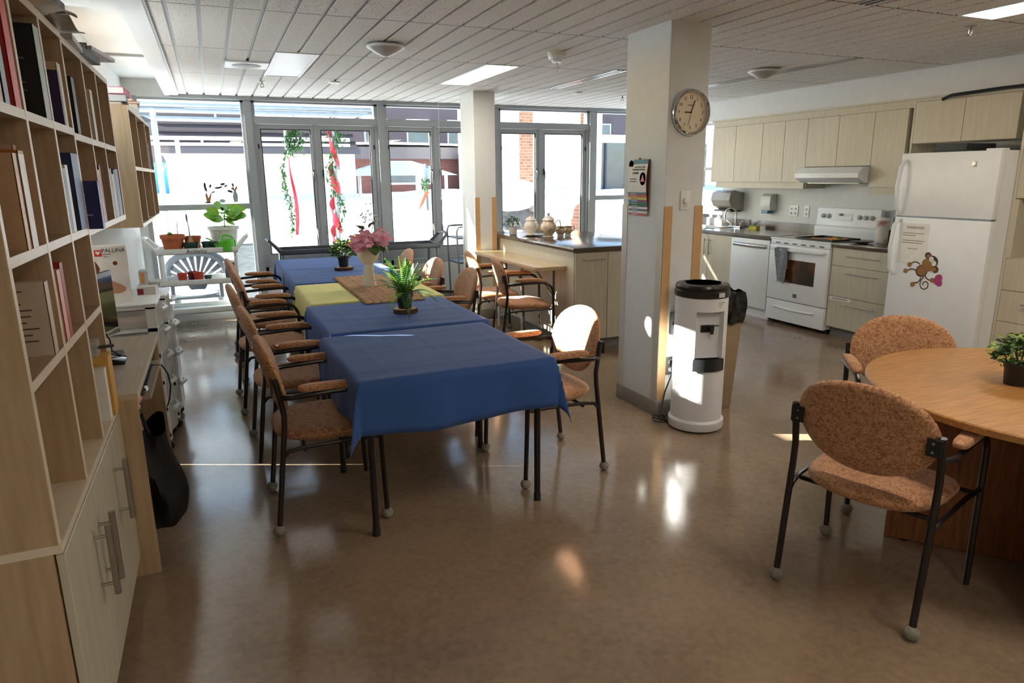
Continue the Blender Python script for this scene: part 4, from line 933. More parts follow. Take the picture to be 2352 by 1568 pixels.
MB().box(2.632, 2.702, 3.583, 3.59, .28, .40).build('plate', M('grey_plate', '5a5a5c', .5), ol, bevel=.002)
for z in (.315, .365): MB().lathe([(.017, 0), (.016, .004), (0, .004)], (2.667, 3.583, z), 16, m=CK).build('socket', m_wplas, ol)
bp_ = thing('wall_box', 'grey plastic wall box on the near column beside the cooler', 'box', (2.68, 3.585, .55)); MB().box(2.645, 2.715, 3.56, 3.588, .555, .705).build('body', M('grey_box', '6f7377', .45), bp_, bevel=.008); MB().box(2.65, 2.71, 3.557, 3.56, .62, .64).build('slot', m_blk, bp_, smooth=False)
# calendar on the left face (X = 2.57)
cl = thing('emergency_flipchart', 'hanging flip chart with coloured emergency tabs on the near column', 'flip chart', (2.565, 3.86, 1.33))
def cpt(v): return -.006-.016*math.sin(math.pi*min(1, v*1.15))-.004
ca_y0, ca_y1, ca_z1 = 3.75, 3.965, 1.66
def cpage(y0, y1, z0, z1, mat, name, d=0, n=6):
    f = lambda u, v: (2.565+cpt((ca_z1-(z0+(z1-z0)*v))/.33)-d, y0+(y1-y0)*u, z0+(z1-z0)*v)
    MB().grid(f, 1, n).build(name, mat, cl, ang=80)
MB().box(2.561, 2.566, ca_y0, ca_y1, 1.34, ca_z1).build('back_board', M('brown_card', '8a5b40', .8), cl, smooth=False)
cpage(ca_y0, ca_y1, 1.455, ca_z1, m_paper, 'cover_page', 0, 10)
cpage(ca_y0, ca_y1-.045, 1.632, ca_z1, M('teal_print2', '2f6f80', .5), 'teal_band', .0008, 3)
def cmark(y, z, d=.0012): return (2.565+cpt((ca_z1-z)/.33)-d, y, z)
ROTL = (R(90), 0, R(-90))
text('PLAN OPÉRATIONNEL', .013, m_ink, cl, cmark(3.835, 1.612), ROTL, sx=.95); text("DES MESURES D'URGENCE", .013, m_ink, cl, cmark(3.845, 1.597), ROTL, sx=.95); text('(POMU)', .02, m_ink, cl, cmark(3.875, 1.575), ROTL)
for z in (1.535, 1.52): cpage(3.86, 3.935, z, z+.006, M('grey_ink', '6d6255', .7), 'text_line', .001, 1)
LYm = Matrix(((0, 0, -1), (-1, 0, 0), (0, 1, 0)))
MB().lathe([(.0, 0), (.026, 0)], cmark(3.94, 1.625), 20, sy=1.25, m=LYm).build('red_seal', M('red_print', 'd8362a', .5), cl)
MB().lathe([(.0, 0), (.034, 0)], cmark(3.79, 1.54), 24, sy=1.2, m=LYm).build('blue_ring', M('teal_print2', '2f6f80', .5), cl)
MB().prism([(-.024, -.018), (.024, -.018), (0, .028)], 0, .0005, LYm, cmark(3.79, 1.54, .0018)).build('warning_triangle', M('red_tri', 'd4565a', .5), cl, smooth=False)
text('!', .03, m_paper, cl, cmark(3.79, 1.538, .0026), ROTL)
z = 1.455
for i, (c_, h_) in enumerate((('5f6a6a', .016), ('c2563e', .016), ('d3c14e', .016), ('3f6fb5', .014), ('1f7a4f', .016), ('14202e', .014), ('d9dbe0', .014), ('2a2138', .014), ('d9dbe0', .012), ('a3161d', .016))):
    cpage(ca_y0, ca_y1, z-h_, z-.0008, M('tab_'+c_, c_, .5), 'tab', .0004, 2)
    cpage(3.86, 3.93, z-h_*.65, z-h_*.45, M('tab_text_'+('k' if c_ in ('d3c14e', 'd9dbe0') else 'w'), '333333' if c_ in ('d3c14e', 'd9dbe0') else 'dddddd', .6), 'tab_print', .0014, 1)
    z -= h_
cpage(ca_y0, 3.86, 1.455-.062, 1.455-.049, M('tab_8a2f7d', '8a2f7d', .5), 'tab', .001, 1)
MB().ell((2.56, 3.86, ca_z1+.006), (.006, .008, .006), 8, 6).build('pin', M('red_pin', 'b01c20', .4), cl)
# water cooler
wc = thing('water_cooler', 'white round bottom-load water cooler with black lid beside the near column', 'water cooler', (2.705, 3.35, 0), -14)
m_cool = M('cooler_white', 'dcdde0', .35, var=.015)
Rc = .158
def cyl_arc(mb, r, a0, a1, z0, z1, n=24, r1=None):
    r1 = r1 or r
    mb.grid(lambda u, v: ((r+(r1-r)*v)*math.cos(R(a0+(a1-a0)*u)), (r+(r1-r)*v)*math.sin(R(a0+(a1-a0)*u)), z0+(z1-z0)*v), n, 1); return mb
# front is local -Y (angle 270)
fa0, fa1 = 236, 304
mb = MB(); cyl_arc(mb, Rc, fa1, fa0+360, .06, .845, 40); cyl_arc(mb, Rc, fa0, fa1, .765, .845, 12); cyl_arc(mb, Rc, fa0, fa1, .06, .47, 12)
xa, ya = Rc*math.cos(R(fa0)), Rc*math.sin(R(fa0)); xb, yb = Rc*math.cos(R(fa1)), Rc*math.sin(R(fa1))
mb.build('body', m_cool, wc, local=True, ang=45)
# dispensing alcove
mb = MB(); ydeep = -.095
mb.add([(xa, ya, .47), (xa+.012, ydeep, .47), (xa+.012, ydeep, .745), (xa, ya, .765)], [(0, 1, 2, 3)]); mb.add([(xb, yb, .47), (xb-.012, ydeep, .47), (xb-.012, ydeep, .745), (xb, yb, .765)], [(3, 2, 1, 0)])
mb.add([(xa+.012, ydeep, .47), (xb-.012, ydeep, .47), (xb-.012, ydeep, .745), (xa+.012, ydeep, .745)], [(0, 1, 2, 3)])
ap = [(Rc*math.cos(R(fa0+(fa1-fa0)*i/12)), Rc*math.sin(R(fa0+(fa1-fa0)*i/12)), .765) for i in range(13)]
mb.add(ap+[(xb-.012, ydeep, .745), (xa+.012, ydeep, .745)], [tuple(range(15))])
mb.build('alcove', m_cool, wc, local=True, ang=30)
MB().lathe([(.168, 0), (.172, .01), (.172, .05), (.164, .062), (.158, .066)], (0, 0, .012), 48).build('base_ring', m_cool, wc, local=True, ang=30)
MB().lathe([(.15, 0), (.15, .014)], (0, 0, 0), 32).build('foot', m_blk, wc, local=True)
ld = MB().lathe([(.162, .845), (.166, .85), (.166, .882), (.160, .886), (.162, .905), (.157, .918), (.12, .924), (.118, .921), (0, .923)], (0, 0, 0), 48).build('lid', M('satin_black', '201d1a', .3), wc, local=True, ang=25)
MB().lathe([(.0, 0), (.105, 0)], (.0, -.005, .9255), 36).build('lid_disc', M('gloss_black_lid', '4b4a47', .32), ld, local=True)
dt = MB(); cyl_arc(dt, Rc+.012, fa0-2, fa1+2, .40, .475, 14); cyl_arc(dt, Rc+.004, fa0-2, fa1+2, .475, .47, 14)
dt.add([((Rc+.012)*math.cos(R(fa0-2+(fa1-fa0+4)*i/14)), (Rc+.012)*math.sin(R(fa0-2+(fa1-fa0+4)*i/14)), .40) for i in range(15)], [tuple(range(15))])
dt.add([(Rc*math.cos(R(fa0-2+(fa1-fa0+4)*i/14)), Rc*math.sin(R(fa0-2+(fa1-fa0+4)*i/14)), .462) for i in range(15)], [tuple(range(15))])
dt.build('drip_tray', M('charcoal_tray', '24262a', .4), wc, local=True)
tpz = .655
MB().obox((0, ydeep-.004, tpz), (.085, .01, .045)).build('tap_plate', m_blk, wc, local=True, bevel=.004)
MB().tube([(.015, ydeep-.006, tpz), (.015, ydeep-.03, tpz), (.018, ydeep-.034, tpz-.03)], .011, 10).obox((.03, ydeep-.035, tpz+.022), (.05, .02, .004)).build('tap', m_blk, wc, local=True)
pn = MB(); cyl_arc(pn, Rc+.0025, fa0+12, fa1+14, .075, .395, 12); pn.build('lower_panel', m_cool, wc, local=True)
MB().lathe([(.009, 0), (.0, .004)], (.07, -.142, .82), 8).build('sticker_dot', m_blk, wc, local=True)
lb = MB(); cyl_arc(lb, Rc+.0012, 282, 300, .785, .83, 5); lb.build('rating_label', m_paper, wc, local=True)
lb = MB(); [cyl_arc(lb, Rc+.002, 283, 283+q, z_, z_+.0025, 3) for q, z_ in ((14, .82), (10, .813), (15, .806), (12, .799), (9, .792))]; lb.build('label_print', M('grey_ink'), wc, local=True)
lb = MB(); cyl_arc(lb, .1668, 281, 297, .853, .88, 5); lb.build('silver_label', M('silver_label', 'b9bcc0', .3), wc, local=True)
co = thing('power_cord', 'black power cord coiled on the floor between column and cooler', 'cord', (2.56, 3.45, 0))
pts = [(2.672, 3.572, .36), (2.655, 3.545, .3), (2.6, 3.54, .18), (2.565, 3.525, .06), (2.54, 3.5, .012)]
for i in range(26): a = -.5+i*.52; pts.append((2.53+.055*math.cos(a)*(1-.012*i), 3.475+.06*math.sin(a), .010+.0016*i))
pts += [(2.57, 3.42, .03), (2.6, 3.40, .05)]
MB().tube(pts, .005, 6).build('cord', m_blk, co); MB().box(2.655, 2.683, 3.55, 3.58, .35, .38).build('plug', m_blk, co, bevel=.004)
# trash can behind the cooler
tb = thing('trash_can', 'tall tan trash can with black bag behind the water cooler', 'trash can', (3.03, 3.62, 0))
bx_ = [(2.90, 3.50), (3.17, 3.50), (3.17, 3.76), (2.90, 3.76)]
def taper(z0, z1, s0, s1, cx=3.035, cy=3.63, w1=.135, w2=.13):
    return MB().add([(cx+a*w1*s0, cy+b*w2*s0, z0) for a, b in ((-1, -1), (1, -1), (1, 1), (-1, 1))]+[(cx+a*w1*s1, cy+b*w2*s1, z1) for a, b in ((-1, -1), (1, -1), (1, 1), (-1, 1))], [(3, 2, 1, 0), (4, 5, 6, 7), (0, 1, 5, 4), (1, 2, 6, 5), (2, 3, 7, 6), (3, 0, 4, 7)])
taper(0, .74, .8, 1.06).build('bin_body', M('tan_bin', '8d7a5f', .6), tb, bevel=.012)
def lin_(u, v):
    a = 2*math.pi*u; c, s = math.cos(a), math.sin(a); m_ = max(abs(c), abs(s)); r = (1.10+.03*math.sin(17*a+5*v)+.02*math.sin(29*a)+(.06*math.sin(math.pi*v)))
    return (3.035+.135*r*c/m_, 3.63+.13*r*s/m_, .60+.21*v+.008*math.sin(11*a))
MB().grid(lin_, 60, 6).build('bag_liner', M('black_bag', '0e0e10', .25, bump=.6, bscale=30), tb)
MB().grid(lambda u, v: (3.035+.14*(2*u-1), 3.63+.135*(2*v-1), .795-.05*math.sin(math.pi*u)*math.sin(math.pi*v)), 8, 8).build('bag_inside', M('black_bag'), tb)
# ================================================================== PENINSULA
pe = thing('peninsula_counter', 'pale wood peninsula cabinet with brown counter top beside the far column', 'counter', (3.3, 6.4, 0))
BX('body', (2.90, 3.86, 5.36, 7.10, .09, .905), m_lam, pe, smooth=False)
BX('toe_kick', (2.96, 3.82, 5.42, 7.08, 0, .09), M('grey_rubber_base'), pe, smooth=False)
MB().box(2.875, 3.90, 5.325, 7.115, .905, .945).box(2.885, 3.9, 7.115, 7.6, .905, .945).build('counter_top', m_ctr, pe, bevel=.006)
BX('body', (2.92, 3.86, 7.1, 7.58, .09, .905), m_lam, pe, smooth=False)
d = MB().box(2.905, 3.235, 5.341, 5.36, .1, .895).build('door', m_lam, pe, smooth=False, bevel=.001, bseg=1)
MB().box(3.24, 3.85, 5.341, 5.36, .1, .895).build('door', m_lam, pe, smooth=False, bevel=.001, bseg=1)
MB().tube([(2.98, 5.31, .84), (3.19, 5.31, .84)], .006, 8).tube([(3.0, 5.341, .84), (3.0, 5.31, .84)], .004, 6).tube([(3.17, 5.341, .84), (3.17, 5.31, .84)], .004, 6).build('handle', m_steel, d)
et = thing('counter_table', 'low beige laminate table leaf fixed to the peninsula side', 'table', (2.75, 6.3, 0))
c_ = [(2.60, 7.10), (2.60, 5.60)] + [(2.66-.06*math.cos(R(q)), 5.56-.06*math.sin(R(q))) for q in range(0, 91, 15)] + [(2.898, 5.50), (2.898, 7.10)]
MB().prism(c_, .735, .768).build('table_leaf', M('beige_laminate', 'cdb48c', .3, var=.04), et, bevel=.002)
for y in (5.75, 6.9): MB().tube([(2.89, y, .45), (2.70, y, .735)], .009, 6).tube([(2.892, y, .3), (2.892, y, .735)], .009, 6).build('bracket', m_alu, et)
for y in (6.0, 6.6): MB().tube([(2.68, y, .02), (2.68, y, .735)], .016, 10).build('leg', m_chrome, et)
# tea things on the counter
m_porc = M('white_porcelain', 'e6dccd', .2, var=.03); m_gilt = M('gilt_porcelain', 'c8a880', .25, col2='8d6a45', scale=22)
zk = .9455
def teapot(x, y, s, label, mat, hang, sp=0, nm='teapot'):
    t = thing(nm, label, nm.replace('_', ' '), (x, y, zk+(.008 if 'plate' in label else 0)), sp); zz = 0
    MB().lathe([(.05*s, 0), (.06*s, .006), (.04*s, .02), (.07*s, .06*s), (.085*s, .1*s), (.08*s, .13*s), (.06*s, .155*s), (.055*s, .17*s), (.065*s, .178*s)], (0, 0, 0), 28).build('pot_body', mat, t, local=True)
    l = MB().lathe([(.066*s, .178*s), (.055*s, .195*s), (.03*s, .215*s), (.012*s, .225*s)], (0, 0, 0), 24).build('lid', m_porc, t, local=True)
    MB().lathe([(.008*s, .222*s), (.014*s, .235*s), (.008*s, .248*s), (0, .25*s)], (0, 0, 0), 12).build('knob', m_gilt, l, local=True)
    MB().tube([(-.07*s, 0, .07*s), (-.105*s, 0, .085*s), (-.12*s, 0, .125*s), (-.14*s, 0, .16*s)], [.02*s, .014*s, .01*s, .008*s], 10).build('spout', mat, t, local=True)
    MB().tube([(.075*s, 0, .14*s), (.11*s, 0, .175*s), (.14*s, 0, .165*s), (.15*s, 0, .12*s), (.12*s, 0, .07*s), (.08*s, 0, .06*s)], .006*s, 8).build('handle', m_gilt, t, local=True)
    return t
pla = thing('plate', 'white round plate under the plain teapot on the counter', 'plate', (3.11, 6.70, zk)); MB().lathe([(.06, 0), (.07, .002), (.13, .012), (.132, .014), (.07, .006), (0, .006)], (3.11, 6.70, zk), 36).build('plate_body', m_porc, pla); MB().lathe([(.129, .0135), (.1325, .0145)], (3.11, 6.70, zk), 36, cap=False).build('gilt_rim', m_gilt, pla)
teapot(3.10, 6.71, .88, 'plain white teapot standing on the round plate', m_porc, 0, -20)
teapot(3.17, 6.42, 1.0, 'gilt and flowered teapot in the middle of the tea set', M('flowered_porcelain', 'ddcbb2', .22, col2='a98760', scale=14, lo=.3, hi=.5), 0, 6)
def smallpot(x, y, s, label, nm):
    t = thing(nm, label, nm.replace('_', ' '), (x, y, zk)); MB().lathe([(.035*s, 0), (.04*s, .004), (.028*s, .012), (.05*s, .045*s), (.052*s, .07*s), (.04*s, .095*s), (.046*s, .105*s), (.042*s, .105*s), (.03*s, .06*s), (0, .05*s)], (x, y, zk), 24).build('body', M('flowered_porcelain'), t)
    MB().tube([(x+.045*s, y, zk+.085*s), (x+.075*s, y, zk+.105*s), (x+.085*s, y, zk+.075*s), (x+.055*s, y, zk+.04*s)], .005*s, 8).build('handle', m_gilt, t)
smallpot(3.34, 6.48, 1.0, 'flowered sugar bowl right of the gilt teapot', 'sugar_bowl'); smallpot(3.47, 6.56, .95, 'flowered cream jug at the right end of the tea set', 'cream_jug')
hp = thing('potted_herb', 'small green plant in a white pot on the counter by the far column', 'potted plant', (2.985, 6.92, zk))
MB().lathe([(.036, 0), (.042, .006), (.044, .085), (.04, .085), (.038, .02), (0, .02)], (2.985, 6.92, zk), 24).build('pot', M('stoneware_white', 'cfc6ba', .6), hp)
mb = MB(); bush(mb, 2.985, 6.92, zk+.12, .07, .075, 150, .022, 11); mb.build('foliage', m_dg, hp, ang=180, kind='stuff')
bstems(hp, 2.985, 6.92, zk+.08, .08, .11, 6, m_dg)
# ================================================================== KITCHEN
KX, KC = 5.46, .915
m_toe = M('grey_rubber_base')
def hbar(o, x, y0, y1, z):   # horizontal bar handle on an X-facing front
    MB().tube([(x-.028, y0, z), (x-.028, y1, z)], .0055, 8).tube([(x, y0+.03, z), (x-.028, y0+.03, z)], .004, 6).tube([(x, y1-.03, z), (x-.028, y1-.03, z)], .004, 6).build('handle', m_steel, o)
def vbar(o, x, y, z0, z1):
    MB().tube([(x-.028, y, z0), (x-.028, y, z1)], .0055, 8).tube([(x, y, z0+.025), (x-.028, y, z0+.025)], .004, 6).tube([(x, y, z1-.025), (x-.028, y, z1-.025)], .004, 6).build('handle', m_steel, o)
def front(nm, y0, y1, z0, z1, par, x=KX): return MB().box(x, x+.019, y0+.002, y1-.002, z0+.002, z1-.002).build(nm, m_lam, par, smooth=False, bevel=.0012, bseg=1)
sc_ = thing('sink_cabinet', 'pale wood base cabinet with two doors under the sink', 'cabinet', (5.8, 6.8, 0))
BX('body', (KX+.02, XR-.002, 6.285, 8.0, .1, .875), m_lam, sc_, smooth=False); BX('toe_kick', (KX+.07, XR-.002, 6.285, 8.0, 0, .1), m_toe, sc_, smooth=False)
d = front('door', 6.285, 6.70, .1, .873, sc_); vbar(d, KX, 6.655, .62, .82); d = front('door', 6.70, 7.12, .1, .873, sc_); vbar(d, KX, 6.745, .62, .82); d = front('door', 7.12, 7.56, .1, .873, sc_); front('door', 7.56, 8.0, .1, .873, sc_)
ct = thing('worktop', 'brown laminate counter top around the sink and dishwasher', 'counter top', (5.8, 6.8, .875))
MB().box(KX-.02, XR-.02, 5.675, 6.92, .875, KC).box(KX-.02, KX+.10, 6.92, 7.50, .875, KC).box(5.98, XR-.02, 6.92, 7.50, .875, KC).box(KX-.02, XR-.02, 7.5, 8.0, .875, KC).build('slab', m_ctr, ct, smooth=False, bevel=.004)
BX('backsplash', (XR-.02, XR-.001, 5.675, 7.30, .876, 1.012), m_ctr, ct, smooth=False)
sk = thing('sink', 'stainless steel kitchen sink set into the brown counter', 'sink', (5.77, 7.2, KC))
MB().box(KX+.085, 5.995, 6.905, 6.935, KC, KC+.005).box(KX+.085, 5.995, 7.485, 7.515, KC, KC+.005).box(KX+.085, KX+.115, 6.935, 7.485, KC, KC+.005).box(5.965, 5.995, 6.935, 7.485, KC, KC+.005).build('rim', m_steel, sk, bevel=.001)
MB().add([(KX+.115, 6.935, KC), (5.965, 6.935, KC), (5.965, 7.485, KC), (KX+.115, 7.485, KC), (KX+.14, 6.96, KC-.17), (5.94, 6.96, KC-.17), (5.94, 7.46, KC-.17), (KX+.14, 7.46, KC-.17)], [(0, 1, 5, 4), (1, 2, 6, 5), (2, 3, 7, 6), (3, 0, 4, 7), (4, 5, 6, 7)]).build('basin', m_steel, sk, smooth=False)
fa = thing('faucet', 'chrome gooseneck faucet with two lever handles behind the sink', 'faucet', (6.03, 6.93, KC))
fx, fy = 6.03, 6.90
MB().box(fx-.025, fx+.025, fy-.11, fy+.11, KC, KC+.018).build('deck_plate', m_chrome, fa, bevel=.005)
MB().tube([(fx, fy, KC+.015), (fx, fy, KC+.17)] + [(fx-.055+.055*math.cos(R(q)), fy+.035*(1-math.cos(R(q))), KC+.17+.065*math.sin(R(q))) for q in range(15, 181, 15)] + [(fx-.112, fy+.07, KC+.10)], .011, 10).build('spout', m_chrome, fa)
for s_ in (-1, 1): MB().tube([(fx, fy+s_*.09, KC+.015), (fx, fy+s_*.09, KC+.05), (fx-.01, fy+s_*.115, KC+.062), (fx-.015, fy+s_*.15, KC+.085)], [.013, .011, .008, .007], 8).build('lever', m_chrome, fa)
sg = thing('sponge', 'yellow and green sponge on the counter beside the faucet', 'sponge', (6.02, 6.55, KC)); BX('foam', (5.99, 6.05, 6.49, 6.62, KC, KC+.026), M('sponge_yellow', 'c7b24a', .9, var=.2, scale=60), sg, smooth=False); BX('scourer', (5.99, 6.05, 6.49, 6.62, KC+.026, KC+.036), M('sponge_green', 'a6b83c', .95), sg, smooth=False)
# dishwasher
dw = thing('dishwasher', 'white dishwasher with a silver bar handle under the counter', 'dishwasher', (5.75, 5.98, 0))
BX('tub', (KX+.03, XR-.002, 5.683, 6.28, .1, .87), m_white, dw, smooth=False); MB().box(KX-.012, KX+.03, 5.683, 6.28, .115, .868).build('door', m_white, dw, bevel=.004)
MB().box(KX+.04, KX+.06, 5.683, 6.28, .0, .11).build('kick_plate', m_white, dw, smooth=False)
MB().grid(lambda u, v: (KX-.028-.018*math.sin(math.pi*u)+.012*(v-.5)**2*4, 5.72+.52*u, .775+.045*v), 14, 6).build('handle', m_steel, dw)
# stove
SY0, SY1 = 4.87, 5.66
st = thing('stove', 'white electric range with oven window and storage drawer', 'stove', (5.8, 5.265, 0))
BX('body', (KX+.02, XR-.05, SY0+.004, SY1-.004, .05, .9), m_white, st, smooth=False)
ovd = MB().box(KX-.03, KX+.02, SY0+.006, SY1-.006, .27, .845).build('oven_door', m_white, st, bevel=.006)
BX('oven_window', (KX-.0325, KX-.029, SY0+.16, SY1-.17, .46, .70), M('oven_glass', '1c1210', .05, col2='6a3a1c', scale=5, spec=.7), ovd, smooth=False)
MB().tube([(KX-.03, SY0+.05, .80), (KX-.062, SY0+.06, .80), (KX-.068, (SY0+SY1)/2, .80), (KX-.062, SY1-.06, .80), (KX-.03, SY1-.05, .80)], .015, 10).build('handle', m_white, ovd)
for i in range(6): MB().box(KX-.022, KX-.0195, SY0+.08+.115*i, SY0+.14+.115*i, .858, .868).build('vent_slot', m_blk, st, smooth=False)
MB().box(KX-.02, KX+.02, SY0+.006, SY1-.006, .848, .895).build('front_rail', m_white, st, bevel=.003)
dr_ = MB().box(KX-.026, KX+.02, SY0+.006, SY1-.006, .045, .262).build('storage_drawer', m_white, st, bevel=.005)
MB().grid(lambda u, v: (KX-.027-.014*math.sin(math.pi*v), SY0+.12+.55*u, .175+.03*v-.012*math.sin(math.pi*u)), 12, 6).build('drawer_grip', m_wplas, dr_)
MB().box(KX-.03, XR-.12, SY0, SY1, .895, .912).build('cooktop_frame', m_white, st, bevel=.004)
BX('glass_cooktop', (KX+.02, XR-.14, SY0+.03, SY1-.03, .912, .9135), M('black_glass', '15161a', .06, spec=.7), st, smooth=False)
bgd = MB().prism([(0, 0), (.075, 0), (.075, .30), (.03, .30), (.02, .12), (.0, .105)], SY0, SY1, Matrix(((1, 0, 0), (0, 0, 1), (0, 1, 0))), (XR-.125, 0, .905)).build('back_guard', m_white, st, bevel=.004)
for y in (SY0+.09, SY0+.165, SY0+.24, SY1-.16, SY1-.09): MB().lathe([(.024, 0), (.022, .018), (.009, .026), (0, .026)], (XR-.101, y, 1.12), 18, m=RY(-78)).build('knob', M('grey_knob', 'b6b8ba', .4), bgd)
MB().obox((XR-.103, 5.31, 1.125), (.003, .22, .085), RY(12)).build('control_panel', m_wplas, bgd, bevel=.001); MB().obox((XR-.105, 5.34, 1.14), (.003, .05, .02), RY(12)).build('display', m_blk, bgd, smooth=False)
MB().obox((KX-.031, 5.26, .335), (.003, .05, .04)).build('badge', M('grey_badge', '6f7579', .3, .6), st, bevel=.001)
for y in (SY0+.04, SY1-.04): MB().lathe([(.018, 0), (.018, .05)], (KX+.06, y, 0), 10).build('foot', m_blk, st)
tw = thing('dish_towel', 'grey dish towel hanging on the oven door handle', 'towel', (KX-.07, 5.42, .47))
MB().grid(lambda u, v: (KX-.088+.012*math.sin(8*u+3*v), 5.36+.15*u*(1-.25*(1-v))+.02*v*(u-.5), .48+.335*v-.05*(1-v)*abs(u-.6)), 12, 12).build('cloth_front', M('grey_terry', '7f858c', .95, var=.15, scale=30, bump=.3, bscale=120), tw)
MB().grid(lambda u, v: (KX-.045+.004*math.sin(8*u), 5.37+.13*u, .60+.21*v), 8, 8).build('cloth_back', M('grey_terry'), tw)
MB().grid(lambda u, v: (KX-.088+.043*v, 5.36+.15*u, .815+.008*math.sin(math.pi*v)), 8, 4).build('fold', M('grey_terry'), tw)
bk = thing('baking_sheet', 'dark baking sheet with food lying on the stove top', 'baking sheet', (5.72, 5.2, .914)); MB().box(5.48, 5.86, 4.90, 5.36, .914, .917).box(5.48, 5.49, 4.90, 5.36, .917, .934).box(5.85, 5.86, 4.90, 5.36, .917, .934).box(5.49, 5.85, 4.9, 4.91, .917, .934).box(5.49, 5.85, 5.35, 5.36, .917, .934).build('pan', M('dark_pan', '3d3a38', .35, .7), bk, smooth=False)
for i in range(7): MB().ell((5.56+.09*(i % 3), 4.98+.11*(i//3)+.02*(i % 2), .925), (.032, .036, .012), 10, 6).build('pastry', M('baked_pastry', 'c98f3f', .7, var=.25, scale=30), bk)
# drawer cabinet
dc = thing('drawer_cabinet', 'pale wood three-drawer base cabinet between stove and fridge', 'cabinet', (5.8, 4.48, 0))
BX('body', (KX+.02, XR-.002, 4.12, 4.865, .1, .875), m_lam, dc, smooth=False); BX('toe_kick', (KX+.07, XR-.002, 4.12, 4.865, 0, .1), m_toe, dc, smooth=False)
for z0, z1, hz in ((.70, .873, .80), (.405, .70, .64), (.1, .405, .34)): d = front('drawer', 4.12, 4.865, z0, z1, dc); hbar(d, KX, 4.33, 4.68, hz)
MB().box(KX-.0015, KX, 4.60, 4.84, .37, .40).build('note_label', m_paper, dc, smooth=False)
MB().box(KX-.002, KX-.0015, 4.64, 4.82, .381, .389).build('label_print', M('grey_ink'), dc, smooth=False)
ct2 = thing('worktop', 'short brown laminate counter top between stove and fridge', 'counter top', (5.8, 4.48, .875)); MB().box(KX-.02, XR-.02, 4.115, 4.866, .875, KC).build('slab', m_ctr, ct2, bevel=.004); BX('backsplash', (XR-.02, XR-.001, 4.115, 4.866, .876, 1.012), m_ctr, ct2, smooth=False)
cn = thing('food_canister', 'tall printed paper canister on the short counter', 'canister', (5.75, 4.55, KC)); MB().lathe([(.055, 0), (.055, .225), (.05, .23), (0, .23)], (5.80, 4.62, KC), 24).build('tube', M('canister_paper', 'd5cfc4', .5, col2='9a4a3a', scale=8, lo=.3, hi=.45), cn); MB().lathe([(.057, .215), (.057, .238), (0, .24)], (5.80, 4.62, KC), 24).build('lid', m_paper, cn)
bb = thing('framed_board', 'dark-edged framed board leaning beside the fridge', 'board', (5.7, 4.36, KC)); MB().box(5.55, 5.9, 4.31, 4.325, KC, KC+.27).build('frame', m_blk, bb, bevel=.002); BX('picture', (5.56, 5.89, 4.325, 4.327, KC+.01, KC+.26), m_paper, bb, smooth=False)
dp = thing('dish', 'shallow brown dish on the short counter', 'dish', (5.62, 4.66, KC)); MB().lathe([(.04, 0), (.05, .003), (.1, .02), (.095, .021), (.045, .008), (0, .007)], (5.62, 4.68, KC), 28).build('bowl', M('brown_glaze', '5b4334', .35), dp); MB().lathe([(.096, .0205), (.1, .021)], (5.62, 4.68, KC), 28, cap=False).build('rim', M('dark_glaze', '2b211c', .3), dp)
# upper cabinets
UX = 5.84
def upper(y0, y1, z0, z1, splits, label, grp='upper kitchen cabinets'):
    t = thing('wall_cabinet', label, 'cabinet', (6.0, (y0+y1)/2, z0), group=grp); BX('body', (UX+.018, XR-.001, y0, y1, z0, z1), m_lam, t, smooth=False)
    ys = [y0]+splits+[y1]
    for i in range(len(ys)-1): front('door', ys[i], ys[i+1], z0, z1, t, UX)
    return t
upper(6.33, 7.19, 1.473, 2.125, [6.774], 'two-door upper cabinet above the sink, nearest the windows')
upper(5.674, 6.33, 1.473, 2.125, [5.996], 'two-door upper cabinet left of the range hood')
upper(4.867, 5.674, 1.63, 2.125, [5.276], 'short two-door upper cabinet over the range hood')
upper(4.517, 4.867, 1.43, 2.125, [], 'single-door upper cabinet right of the range hood')
u = upper(3.565, 4.455, 1.815, 2.17, [4.009], 'two-door upper cabinet over the fridge')
BX('side_panel', (UX, XR-.001, 4.455, 4.475, 1.43, 2.17), m_lam, u, smooth=False)
struct('trim_13', MB().box(UX+.006, XR-.001, 4.48, 7.19, 2.126, 2.20), m_lam, smooth=False)
struct('trim_14', MB().box(UX+.006, XR-.001, 3.4, 4.48, 2.171, 2.204), m_lam, smooth=False)
struct('trim_15', MB().box(UX+.03, UX+.045, 5.70, 7.12, 1.405, 1.472).box(UX+.045, XR, 5.685, 5.70, 1.405, 1.472), m_lam, smooth=False)
struct('trim_16', MB().box(UX+.03, UX+.045, 4.48, 4.85, 1.365, 1.43), m_lam, smooth=False)
hd = thing('range_hood', 'white range hood mounted under the short upper cabinet', 'range hood', (5.9, 5.27, 1.45))
MB().prism([(5.70, 1.52), (5.70, 1.565), (5.76, 1.625), (XR-.002, 1.625), (XR-.002, 1.47), (5.80, 1.47)], 4.872, 5.668, Matrix(((1, 0, 0), (0, 0, 1), (0, 1, 0)))).build('hood_body', m_white, hd, bevel=.003)
MB().box(5.6985, 5.70, 5.20, 5.45, 1.533, 1.553).build('switch_panel', m_wplas, hd, bevel=.0006)
MB().box(5.82, 6.1, 4.95, 5.6, 1.462, 1.47).build('filter', m_steel, hd, bevel=.002)
